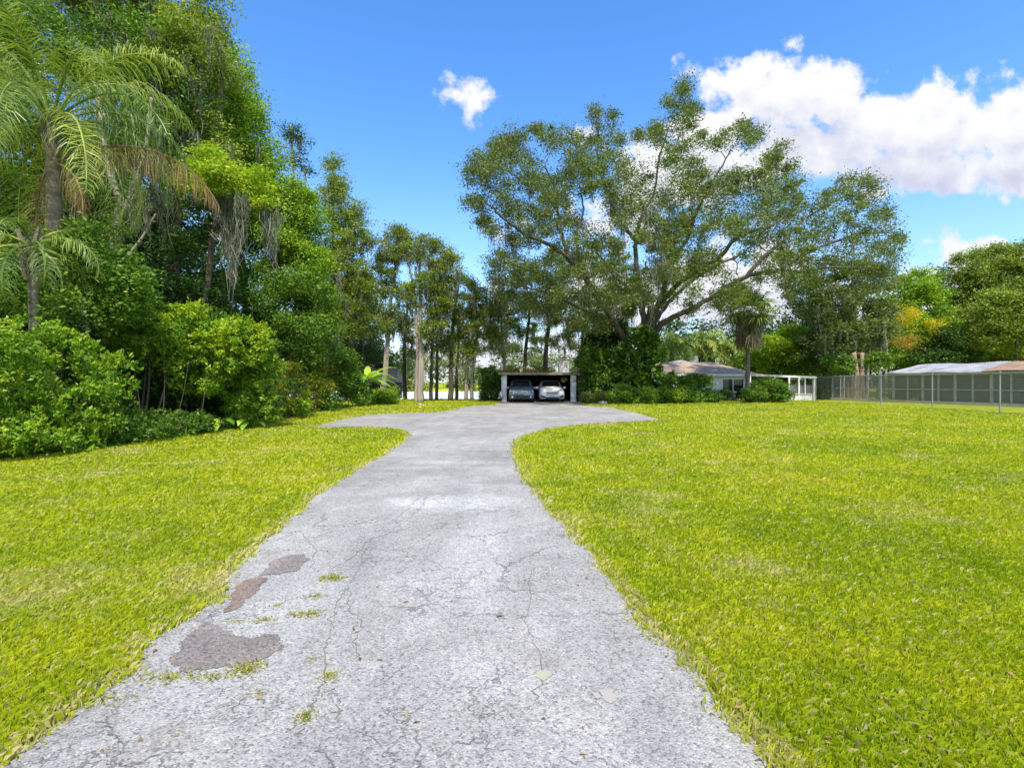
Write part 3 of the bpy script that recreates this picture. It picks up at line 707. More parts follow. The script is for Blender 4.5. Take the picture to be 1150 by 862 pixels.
bald('cypress_tree','left one of the close pair of cypress trunks near the clipped hedge',39,[(523.5,451),(525,400),(530,355),(536,330)],39.5,
     [(540,328,16,9),(546,345,16,12),(534,360,14,12),(548,375,15,10),(536,392,18,10)],mossn=50,r0=.18)
bald('cypress_tree','right one of the close pair of cypress trunks near the clipped hedge',40,[(529.5,451),(532,400),(540,360),(552,340)],40,
     [(556,345,16,12),(548,368,14,12),(560,385,14,10),(545,350,22,12)],mossn=40,r0=.17)
bald('cypress_tree','pale slender cypress rising just behind the hedge corner',41,[(566,448),(566,400),(563,360),(566,320)],45,
     [(566,325,20,14),(578,345,20,14),(562,365,18,12),(570,388,20,12)],mossn=60,r0=.2)
bald('cypress_tree','moss-draped cypress behind the left half of the carport roof',42,[(588,447),(590,400),(594,350),(590,310)],47,
     [(592,312,20,15),(600,340,20,16),(584,368,20,14),(604,385,16,10)],mossn=80,r0=.26,bark='bark')
bald('cypress_tree','thick moss-draped cypress behind the right half of the carport roof',43,[(614,447),(613,400),(618,350),(625,300)],48,
     [(622,300,22,18),(634,330,22,18),(612,360,20,16),(632,385,18,12)],mossn=120,r0=.34,bark='bark')
bald('cypress_tree','cypress behind the white chimney, half hidden by the oak limbs',44,[(655,447),(654,400),(655,350),(660,300)],49,
     [(660,300,24,18),(672,335,24,18),(650,360,20,16),(668,385,20,12),(690,345,22,18)],mossn=80,r0=.26)
bald('cypress_tree','pale-trunked cypress seen between the oak fork and its left limb',45,[(706,447),(705,400),(703,350),(704,300)],47,
     [(704,310,22,18),(712,340,22,18),(690,370,20,14),(720,375,18,14)],mossn=50,r0=.24)
bald('cypress_tree','mossy dark cypress filling the gap left of the leaning one',46,[(404,450),(404,400),(408,350),(412,320)],46,
     [(412,322,18,14),(404,345,20,16),(420,360,18,16),(400,380,22,16),(418,395,20,14)],mat='dark',mossn=80,r0=.25,bark='bark_dark')
bald('cypress_tree','dark cypress with bare lower trunk just left of the straight pale one',47,[(455,450),(454,400),(456,360),(458,345)],44,
     [(458,352,14,12),(452,372,14,12),(462,392,12,10)],mat='dark',mossn=60,r0=.22,bark='bark_dark')
# dark wood behind, left of the lake
def wood(name,label,seed,blobs,mat,leaf,crad,dens,sprigs=14,per=14,cat='trees',**k):
    r=np.random.default_rng(seed); cl=clumps_from(r,blobs,crad,dens,.35,.1)
    o=crown(name,r,cl,M[mat],None,leaf,sprigs,per,.75,**k); tag(o,label,cat,kind='stuff'); return o
wood('far_treeline','hazy line of trees on the far shore of the lake',50,[((x,127+3*sin(x*.3),3.3+1.5*sin(x*.21)),(9,4,4.4+1.5*sin(x*.5))) for x in range(-140,160,9)],'far',.75,2.6,.9,14,14)
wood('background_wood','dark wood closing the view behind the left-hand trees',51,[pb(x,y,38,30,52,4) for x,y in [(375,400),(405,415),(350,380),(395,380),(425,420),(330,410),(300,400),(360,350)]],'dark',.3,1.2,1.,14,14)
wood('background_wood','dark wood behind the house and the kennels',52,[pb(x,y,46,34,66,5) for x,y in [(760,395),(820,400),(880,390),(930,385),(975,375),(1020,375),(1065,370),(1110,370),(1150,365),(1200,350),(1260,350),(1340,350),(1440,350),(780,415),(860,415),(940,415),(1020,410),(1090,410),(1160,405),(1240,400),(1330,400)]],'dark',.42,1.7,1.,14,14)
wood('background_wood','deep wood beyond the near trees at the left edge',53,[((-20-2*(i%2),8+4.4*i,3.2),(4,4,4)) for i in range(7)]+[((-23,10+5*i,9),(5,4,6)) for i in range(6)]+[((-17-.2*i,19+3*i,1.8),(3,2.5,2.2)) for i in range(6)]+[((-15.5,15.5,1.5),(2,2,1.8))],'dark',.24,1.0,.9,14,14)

# ------------------------------------------------------------------ left woods
def queen_frond(r,base,az,el,L,droop,leafl,mat,parent,dead=False,pairs=46,wid=.028):
    """arching rachis with hanging leaflets: one mesh"""
    pts=[];p=np.array(base,float); e=el; ds=L/14
    for i in range(15):
        pts.append(p.copy()); dv=np.array([cos(az)*cos(e),sin(az)*cos(e),sin(e)]); p=p+dv*ds; e-=droop/14*(1+.8*i/14)
    mb=MB(); mb.tube(pts,[.035*(1-.8*i/14)+.004 for i in range(15)],5)
    pts=np.array(pts); side=np.array([-sin(az),cos(az),0.])
    vs=[];fs=[]
    for i in range(pairs):
        u=.16+.84*(i/(pairs-1)); f=u*14; k=min(int(f),13); a=pts[k]+(pts[k+1]-pts[k])*(f-k); tang=norm(pts[k+1]-pts[k])
        for s in(-1,1):
            ll=leafl*(math.sin(pi*min(1,.12+u*.86))**.6)*r.uniform(.8,1.15)
            d1=norm(side*s*(.85 if not dead else .25)+tang*.55+r.normal(0,.26,3)+np.array([0,0,.05 if not dead else -.8]))
            m1=a+d1*ll*.4; d2=norm(d1+np.array([0,0,-1.1 if not dead else -2.2])+r.normal(0,.12,3)); m2=m1+d2*ll*.33; d3=norm(d2+np.array([0,0,-1.2])); tip=m2+d3*ll*.3
            w_=tang*wid*.5*r.uniform(.7,1.3)
            b=len(vs); vs+=[a-w_*.5,a+w_*.5,m1+w_,m1-w_,m2+w_*.8,m2-w_*.8,tip+w_*.1,tip-w_*.1]; fs+=[(b,b+1,b+2,b+3),(b+3,b+2,b+4,b+5),(b+5,b+4,b+6,b+7)]
    mb.add(vs,fs)
    me=bpy.data.meshes.new('frond'); me.from_pydata(mb.v,[],mb.f); me.update()
    n=len(me.polygons); at=me.attributes.new('rnd','FLOAT','FACE'); at.data.foreach_set('value',r.random(n).astype(np.float32))
    at=me.attributes.new('tone','FLOAT','FACE'); at.data.foreach_set('value',np.full(n,r.random(),np.float32))
    o=link('frond',me,mat,parent); return o
def queen_palm(label,seed,base,h,nf,L,trunk_r,dead_specs=(),lean=(0,0),group=None,leafl=.75,els=(-.25,1.35),pairs=46,wid=.028,bark='palm_bark'):
    r=np.random.default_rng(seed); t=thing('palm_tree',label,'palm tree',base,0,group)
    b=np.array(base,float); top=b+np.array([lean[0],lean[1],h])
    mb=MB(); pts=spline([b,b+(top-b)*.5+np.array([.1,0,0]),top],8); n=len(pts)
    mb.tube(pts,[trunk_r*(1.15-.3*i/n)*(1+.05*(i%2)) for i in range(n)],12); mb.build('trunk',M[bark],t,smooth=True)
    # leaf-base boot where the fronds leave
    mb=MB()
    for k in range(14):
        a=k*2.4; z=-.9+.07*k; mb.tube([top+np.array([cos(a)*.1,sin(a)*.1,z]),top+np.array([cos(a)*.24,sin(a)*.24,z+.45])],[.07,.035],5)
    mb.build('leaf_base',M['palm_bark'],t)
    for k in range(nf):
        a=k*2.399+r.uniform(-.2,.2); u=k/max(1,nf-1); el=els[0]+(els[1]-els[0])*u
        queen_frond(r,top+np.array([cos(a)*.08,sin(a)*.08,.1*u]),a,el,L*r.uniform(.85,1.1),r.uniform(1.3,1.9),leafl,M['frond'],t,pairs=pairs,wid=wid)
    for a,el,LL,dr in dead_specs:
        o=queen_frond(r,top+np.array([0,0,-1.0]),a,el,LL,dr,leafl*1.0,M['frond_dead'],t,dead=True,pairs=95,wid=.016); tag(o,'dry brown hanging frond')
    return t
bp_=P(58,429,13.); bp_[2]=0
queen_palm('tall queen palm with a dead brown frond arching over the shrubs at the left edge',61,bp_,8.2,26,4.3,.17,[(-.08,.38,5.3,1.15),(-.35,-.2,2.6,1.5),(2.6,-.3,2.4,1.4)],leafl=1.0,pairs=95,wid=.019)
b2=P(35,429,11.5); b2[2]=0
queen_palm('small lower palm with spiky light fronds under the tall queen palm',62,b2,4.6,12,2.0,.11,leafl=.55,els=(-.5,.9),pairs=60,wid=.016)

def Lb(pxs,Y): return [P(x,y,Y) for x,y in pxs]
def left_tree(label,seed,trunkpx,Y,blobs,mat,leaf,crad,dens,r0,bark='bark',limbs=None,**k):
    pts=Lb(trunkpx,Y); pts[0][2]=-.02; base=pts[0].copy()
    return tree('broadleaf_tree',label,'tree',seed,base,[(pts,r0,.08)]+(limbs or []),[pb(b[0],b[1],b[2],b[3],Y+(b[4] if len(b)>4 else 0)) for b in blobs],mat,bark,leaf,crad,dens,k.pop('sprigs',18),k.pop('per',18),'tall trees on the left side of the lawn',**k)
left_tree('dense mid-green tree behind the queen palm at the left edge',71,[(10,520),(10,400),(5,300),(0,200)],15.5,
   [(-10,230,60,50),(10,330,60,50),(-60,130,70,80),(25,280,40,40),(60,320,40,35),(-30,60,60,50,1)],'mid',.105,.6,1.1,.22,per=25)
left_tree('mid-green leafy tree standing before the queen palm trunk, over the big shrub',78,[(95,500),(95,400),(95,330)],12.4,
   [(60,315,40,30),(105,300,30,34),(20,330,40,26),(130,325,28,26),(85,345,50,22),(100,265,20,24,.3),(-20,320,40,40)],'mid',.10,.42,1.25,.09)
left_tree('mossy tree with a pale twisted trunk just right of the queen palm',72,[(140,480),(136,340),(128,285),(133,230),(118,170),(110,110)],18,
   [(120,75,55,35,1),(165,60,50,30,1),(60,60,60,40,2),(180,110,40,40,1),(30,120,40,40,2),(-30,40,60,50,2),(95,190,40,40,1.5),(150,170,45,40,2)],'mid',.115,.6,1.1,.24,'bark_pale',mossn=80,mosslen=1.8,
   limbs=[(Lb([(131,250),(150,215),(165,160),(170,110)],18),.13,.05),(Lb([(133,300),(158,270),(175,240)],18),.09,.03)])
left_tree('tall feathery tree with grey moss, highest of the left woods',73,[(200,480),(196,330),(200,230),(215,130),(225,60)],20,
   [(215,60,40,30),(205,110,42,40),(180,160,40,30),(245,75,20,25,2),(225,165,30,30),(170,30,50,40,2),(235,20,25,30,2),(120,15,70,30,2)],'cyp',.12,.55,1.3,.30,'bark_dark',mossn=160,mosslen=2.2)
left_tree('bright green tree whose right edge slopes down against the blue sky',74,[(285,470),(283,400),(272,300),(262,200),(258,120)],25,
   [(256,90,22,35),(268,130,26,30),(280,165,30,35),(300,205,32,35),(318,250,32,40),(322,300,34,40),(265,235,40,45),(255,180,34,40),(228,130,30,40),(340,270,22,30),(336,225,18,26),(300,270,36,40,1),(350,310,20,30)],'bright',.125,.66,1.35,.3,per=24,mossn=60,mosslen=2)
left_tree('deep green tree standing low behind the yellow shrubs',75,[(318,468),(316,400),(312,350)],24,
   [(310,345,44,40),(335,375,36,35),(270,340,40,45),(345,335,28,35),(300,395,36,25)],'mid',.13,.7,1.2,.22,mossn=12,per=24)
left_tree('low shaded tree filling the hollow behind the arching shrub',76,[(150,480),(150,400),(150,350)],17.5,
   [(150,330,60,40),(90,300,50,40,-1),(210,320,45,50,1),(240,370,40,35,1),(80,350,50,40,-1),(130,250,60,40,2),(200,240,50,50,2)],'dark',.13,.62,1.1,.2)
left_tree('lime-leaved tree with long grey moss beards over the shrubs',77,[(225,480),(226,380),(235,300),(245,230)],18,
   [(215,200,24,12,-.5),(252,205,30,12,-1),(285,208,24,11,-1),(298,228,16,11,-1),(240,185,22,12)],'lime',.11,.45,1.2,.15,'bark_dark',mossn=0,
   limbs=[(Lb([(240,260),(262,230),(290,215)],17.5),.07,.02)])
tt=thing('spanish_moss','long pale grey moss beards hanging from the lime-leaved boughs','moss',P(265,225,17))
rr=np.random.default_rng(5)
moss('beard',rr,[P(262,228,17.),P(256,222,17.2),P(268,226,16.9),P(262,245,17),P(250,220,17.3),P(274,222,16.8),P(260,262,17)],tt,2.9,46,.024,.34)
moss('beard',rr,[P(302,235,17.),P(297,238,17.2),P(305,240,16.9)],tt,1.9,34,.022,.28)
moss('beard',rr,[P(x,y,16.6) for x,y in [(150,205),(158,215),(172,208),(180,220),(165,230),(190,215),(148,222)]],tt,1.6,22,.03,.12)

# ------------------------------------------------------------------ left shrubs
def shrub(name,label,cat,seed,blobs,mat,leaf,crad,dens,sprigs=16,per=14,stems=8,group=None,rosette=True,asp=.5,bark='stem',flat=.85,spr=.3,extra=None,zmin=.05,hold=.25,tone_fn=None):
    r=np.random.default_rng(seed); cl=clumps_from(r,blobs,crad,dens,.55,zmin)
    c=np.mean([b[0] for b in blobs],0); base=np.array([c[0],c[1],0.])
    t=thing(name,label,cat,base,0,group)
    mb=MB(); pick=r.permutation(len(cl))[:stems]
    for i in pick:
        q=cl[i][0]; g0=np.array([base[0]+(q[0]-base[0])*hold+r.normal(0,.1),base[1]+(q[1]-base[1])*hold*2+r.normal(0,.1),-.02])
        m=(g0+q)/2+r.normal(0,.12,3)+np.array([0,0,.1]); mb.tube(spline([g0,m,q],4),[.03*(1-.7*k/8)+.004 for k in range(9)],5,cap=False)
    if mb.v: mb.build('stem',M[bark],t,smooth=True)
    crown('foliage',r,cl,M[mat],t,leaf,sprigs,per,flat,rosette,asp,.15,spr,tone_fn)
    if extra:
        for nm,mt,bl,dn in extra: crown(nm,r,clumps_from(r,bl,crad,dn,.6,zmin),M[mt],t,leaf,sprigs,per,flat,rosette,asp)
    return t
SG='shrubs along the left edge of the lawn'
shrub('leafy_shrub','big bright green leafy shrub nearest the camera at the left edge','shrub',81,
  [((-10.9,9.2,1.1),(1.9,2.2,1.75)),((-10.6,11.2,1.1),(1.7,1.6,1.7)),((-12.2,8.2,1.3),(2.2,1.8,1.8)),((-9.9,10.4,.45),(1.0,1.8,.6)),((-10.4,8.2,.7),(1.1,1.6,.9))],'bright',.085,.34,1.25,15,15,24,SG,asp=.5)
shrub('ground_creeper','low leafy ground growth at the foot of the shrubs, in front of the dark hollow','shrub',82,
  [((-9.7,12.7,.3),(.8,1.4,.42)),((-9.0,12.3,.2),(.5,.9,.3)),((-9.3,14.,.25),(.7,.9,.35)),((-8.6,13.7,.16),(.4,.6,.25))],'mid',.07,.24,1.3,14,14,4,SG)
def lim(p): return np.clip((p[:,2]-2.2)/1.6,0,1)
shrub('arching_shrub','tall arching shrub with lime-yellow top over a dark hollow of bare stems','shrub',83,
  [pb(170,365,34,22,15),pb(215,372,36,22,14.6),pb(258,385,34,24,15),pb(290,410,22,26,15.5),pb(300,440,14,26,15.8),pb(235,408,46,14,15),pb(150,340,24,20,15.5),pb(130,400,20,20,15.2),pb(180,430,44,40,17.2),pb(235,432,34,8,15.2),pb(275,452,16,18,15.6),pb(150,385,30,24,14.8),pb(200,395,40,18,14.8),pb(128,430,16,26,14.6)],'bright',.085,.30,1.7,15,14,16,SG,hold=.7,
  extra=[('new_growth','lime',[pb(262,376,34,14,14.6),pb(290,398,18,16,15),pb(215,356,34,10,14.4),pb(140,335,20,14,15.2),pb(235,385,26,10,14.2)],.8)])
shrub('dark_undergrowth','dark undergrowth inside the hollow behind the bare stems','shrub',84,  # dark leaves added as backing, so the hollow's shade is in their colour
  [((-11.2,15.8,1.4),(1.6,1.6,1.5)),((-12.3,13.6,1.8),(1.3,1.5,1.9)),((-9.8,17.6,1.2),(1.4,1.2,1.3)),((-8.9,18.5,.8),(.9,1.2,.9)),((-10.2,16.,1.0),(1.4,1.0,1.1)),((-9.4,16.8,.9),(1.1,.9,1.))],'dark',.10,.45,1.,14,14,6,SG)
shrub('shrub','golden-green weeping shrub beside the arching one','shrub',85,
  [pb(318,425,18,24,20),pb(330,450,14,18,20.5),pb(305,450,14,22,19),pb(338,432,10,16,21)],'gold',.09,.34,1.1,14,14,8,SG,rosette=False,
  extra=[('green_foliage','bright',[pb(312,455,18,22,20.5),pb(300,435,12,22,20),pb(332,462,14,10,20.3)],1.1)])
shrub('shrub','small rounded golden shrub, furthest forward of the far hedge line','shrub',86,
  [pb(355,440,14,16,24.5),pb(362,428,10,10,25),pb(345,450,10,12,24)],'gold',.10,.34,1.1,14,14,6,SG,rosette=False,
  extra=[('green_foliage','mid',[pb(352,450,14,14,25),pb(366,446,10,14,25)],1.2)])
shrub('shrub','drooping green willow-like shrub between the golden shrub and the banana plant','shrub',87,
  [pb(378,415,22,22,29),pb(392,430,18,22,29.5),pb(368,400,18,16,30),pb(400,445,14,12,30),pb(345,400,18,22,28),pb(360,385,16,16,31)],'mid',.13,.45,1.2,15,15,8,SG,rosette=False,
  extra=[('new_growth','gold',[pb(366,412,14,14,28.3),pb(352,408,10,12,27.6)],.7)])
shrub('hedge','low yellow-green rounded hedge in front of the little brown-roofed shed','hedge',88,
  [pb(412,447,12,8,33),pb(424,446,12,8,33),pb(438,447,11,8,33),pb(447,450,5,6,33)],'bright',.11,.32,1.4,14,14,4,None,rosette=False)
# bare stems in the hollow
for i,(x0,y0,x1,y1,Yd,c) in enumerate([(192,470,212,405,13.6,'pale bare stem leaning right in the dark hollow'),(180,466,184,398,13.8,'upright bare stem left of the leaning one'),(222,466,232,400,14.2,'thin bare stem right of the leaning one'),(158,470,150,410,13.6,'bare stem leaning left near the leafy shrub')]):
    a=P(x0,y0,Yd); a[2]=-.02; b=P(x1,y1,Yd); mb=MB(); mb.tube(spline([a,(a+b)/2+np.array([.06,0,0]),b],5),[.016-.0009*k for k in range(11)],6)
    o=mb.build('sapling_stem',M['stem'],smooth=True); tag(o,c,'stem','bare stems in the hollow')

# big leaves: elephant ears, banana
def big_leaf(mb_v,mb_f,base,az,el,L,W,droop,r):
    n=7; p=np.array(base,float); e=el; rows=[]
    for i in range(n+1):
        u=i/n; wd=W*math.sin(pi*(.06+.94*u)**.8)*.5 if i<n else .004
        d=np.array([cos(az)*cos(e),sin(az)*cos(e),sin(e)]); s=np.array([-sin(az),cos(az),0]); up=np.cross(d,s)*-1
        rows.append((p-s*wd+up*wd*.35,p,p+s*wd+up*wd*.35)); p=p+d*L/n; e-=droop/n
    b=len(mb_v)
    for q in rows: mb_v.extend([tuple(v) for v in q])
    for i in range(n):
        a=b+3*i; mb_f.extend([(a,a+1,a+4,a+3),(a+1,a+2,a+5,a+4)])
def big_leaf_plant(name,label,cat,seed,base,specs,mat,stemh,group=None,trunk=None):
    r=np.random.default_rng(seed); t=thing(name,label,cat,base,0,group); b=np.array(base,float)
    if trunk:
        mb=MB(); mb.tube([b,b+np.array([0,0,stemh])],[trunk,trunk*.7],8); mb.build('stem',M['banana_stem'],t,smooth=True)
    for az,el,L,W,dr in specs:
        q=b+np.array([cos(az)*.06,sin(az)*.06,stemh if trunk else 0])
        mb=MB(); pet=[q]; 
        if trunk: tip=q+np.array([cos(az)*.1,sin(az)*.1,.25])
        else: tip=q+np.array([cos(az)*.45*L,sin(az)*.45*L,stemh])
        mb.tube([q,(q+tip)/2+np.array([0,0,.06]),tip],[.022,.018,.012],5); vs=[];fs=[]; big_leaf(vs,fs,tip,az,el,L,W,dr,r); mb.add(vs,fs)
        me=bpy.data.meshes.new('leaf'); me.from_pydata(mb.v,[],mb.f); me.update(); n=len(me.polygons); rv=r.random()
        for nm in('rnd','tone'):
            at=me.attributes.new(nm,'FLOAT','FACE'); at.data.foreach_set('value',np.full(n,rv,np.float32))
        link('leaf',me,M[mat],t,smooth=True)
M['banana_stem']=solid('banana_stem',(.20,.26,.08),.7,var=.3)
EG='elephant ear plants at the foot of the shrubs'
for i,(px,py,lab,s) in enumerate([(248,484,'elephant ear plant with broad arching leaves in front of the hollow',1.15),(284,482,'smaller upright elephant ear plant beside the golden weeping shrub',.8),(212,488,'elephant ear plant with narrow low leaves next to the creeping growth',.8),(268,480,'elephant ear plant with one drooping leaf between two others',.8)]):
    r=np.random.default_rng(90+i); g0=G(px,py); g0=g0+np.array([-.25,.2,0])
    big_leaf_plant('elephant_ear',lab,'plant',i,g0,[(r.uniform(0,6.28) if k>3 else -1.6+k*1.0-.8,r.uniform(.1,.7),r.uniform(.5,.85)*s,r.uniform(.28,.42)*s,r.uniform(1.0,2.0)) for k in range(7)],'banana',.35*s,EG)
g0=P(412,429,31.); g0[2]=0
big_leaf_plant('banana_plant','banana plant with long bright ribbed leaves beside the little shed','plant',5,g0,[(a,e,l,.42,d) for a,e,l,d in [(0,.9,2.0,1.3),(.4,.35,1.9,1.0),(-.5,.0,2.0,.7),(3.0,1.1,1.7,1.2),(2.4,.6,1.8,1.3),(-1.4,.5,1.8,1.6),(-2.6,.3,1.7,1.5),(-.2,-.35,1.7,.4),(.2,.15,2.2,1.2),(-.9,.7,2.0,1.4),(.9,.6,2.0,1.3),(3.4,.4,1.9,1.4),(-2.,.8,1.8,1.5),(1.8,1.0,1.8,1.2)]],'banana',1.5,None,.12)

# little shed left
def shed():
    c=P(425,429,44.); c[2]=0; t=thing('shed','little dark shed with a reddish brown shingle roof among the trees','shed',c)
    w_,d_,h=3.2,3.,1.6
    mb=MB(); mb.box((c[0],c[1]+d_/2,h/2),(w_-.3,d_-.3,h)); mb.build('wall',M['fardark'],t)
    mb=MB(); x0,x1=c[0]-w_/2,c[0]+w_/2; y0,y1=c[1],c[1]+d_; ym=(y0+y1)/2; z0,z1=1.5,2.75
    mb.add([(x0,y0,z0),(x1,y0,z0),(x1,y1,z0),(x0,y1,z0),(x0+.2,ym,z1),(x1-.2,ym,z1)],[(0,1,5,4),(2,3,4,5),(0,4,3),(1,2,5),(0,3,2,1)]); mb.build('roof',M['shingle'],t)
    mb=MB(); mb.box((c[0]+.9,c[1]+.13,.85),(.7,.06,1.3)); mb.build('door',M['fascia'],t)
shed()

# ------------------------------------------------------------------ carport and cars
def carport():
    Y0=38.; t=thing('carport','low flat-roofed open carport with white posts sheltering two cars','carport',(2.,Y0,0))
    x0,x1=P(561,429,Y0)[0],P(652,429,Y0)[0]
    mb=MB(); mb.box(((x0+x1)/2,Y0+3.1,2.19),(x1-x0+.1,6.6,.10)); mb.build('roof',M['fascia'],t)
    mb=MB(); mb.box(((x0+x1)/2,Y0-.26,2.13),(x1-x0+.16,.05,.15)); mb.build('fascia',M['fascia'],t)
    for px0,px1 in ((563,569),(641,647)):
        a=P(px0,429,Y0)[0]; b=P(px1,429,Y0)[0]; mb=MB(); mb.box(((a+b)/2,Y0+.15,1.02),(b-a,.3,2.04)); mb.build('post',M['white'],t,bevel=.01)
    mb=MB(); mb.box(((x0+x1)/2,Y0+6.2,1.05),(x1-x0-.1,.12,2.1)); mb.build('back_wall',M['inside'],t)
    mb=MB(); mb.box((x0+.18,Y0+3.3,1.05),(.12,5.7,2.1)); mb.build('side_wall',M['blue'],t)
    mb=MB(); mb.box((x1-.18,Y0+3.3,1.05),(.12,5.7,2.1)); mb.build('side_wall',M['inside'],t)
    for k in range(6):
        mb=MB(); mb.box(((x0+x1)/2,Y0+.5+k*1.0,2.08),(x1-x0-.3,.06,.12)); mb.build('rafter',M['fardark'],t)
    mb=MB(); mb.box(((x0+x1)/2,Y0+2.9,.016),(x1-x0-.1,6.4,.012)); mb.build('slab',M['concrete'],t)
    # shelf and stored things seen between the cars
    s=thing('storage_shelf','pale storage shelf against the back wall between the two cars','shelf',(1.8,Y0+5.8,0))
    mb=MB()
    for z in (.4,.9,1.4): mb.box((1.85,Y0+5.85,z),(1.0,.4,.03))
    for x in (1.36,2.34): mb.box((x,Y0+5.85,.75),(.03,.38,1.5))
    mb.build('frame',M['cream'],s)
    # hanging basket
    h=P(633.5,426,Y0-.1); hb=thing('hanging_basket','round hanging basket of pale foliage under the right end of the carport roof','hanging plant',(h[0],h[1],2.03))
    r=np.random.default_rng(3); mb=MB(); mb.tube([(h[0],h[1],2.04),(h[0],h[1],1.75)],.006,5); mb.build('hanger',M['plastic'],hb)
    mb=MB(); mb.tube([(h[0],h[1],1.5),(h[0],h[1],1.62)],[.1,.16],12); mb.build('pot',M['fascia'],hb)
    crown('foliage',r,[((np.array([h[0],h[1],1.66])),.24)],M['oak'],hb,.07,40,10,.8,True)
    # white wall stub and chimney of the main house behind
    a=P(648,429,39.5)[0]; 
    mb=MB(); mb.box((a+.75,39.9,1.0),(1.5,.16,2.0)); o=mb.build('garden_wall',M['white']); tag(o,'short white wall joining the right side of the carport','wall')
    c=P(633,429,45.); t2=thing('chimney_stack','square white chimney rising behind the carport roof','chimney',(c[0],c[1],0))
    mb=MB(); mb.box((c[0],c[1],1.75),(.9,.9,3.5)); mb.build('shaft',M['white'],t2,bevel=.02)
    mb=MB(); mb.box((c[0],c[1],3.56),(1.05,1.05,.1)); mb.build('cap',M['cream'],t2,bevel=.01)
    mb=MB(); mb.box((c[0],c[1],3.66),(.5,.5,.12)); mb.build('flue',M['fardark'],t2,bevel=.01)
carport()
shrub('clipped_hedge','tall dark box-clipped hedge against the left side of the carport','hedge',91,
  [((-1.65,38.2,z),(.72,.5,.62)) for z in (.5,1.1,1.7,2.1)]+[((-2.1,38.2,z),(.35,.5,.5)) for z in (.5,1.3,2.)]+[((-1.2,38.2,z),(.3,.5,.5)) for z in (.5,1.3,2.)],'dark',.10,.28,1.5,14,14,5,None,rosette=False)
shrub('roof_shrubs','brownish shrubs growing up behind the carport roof','shrub',92,
  [((x,45.5+.4*sin(x*3),1.7),(1.1,.8,1.0)) for x in (-.6,.7,2.0,3.0)],'dry',.14,.4,1.1,12,12,8,None,rosette=False,
  extra=[('green_foliage','cyp',[((x,45.8,1.9),(1.0,.8,.9)) for x in (0,1.4,2.6,5.6)],1.)])

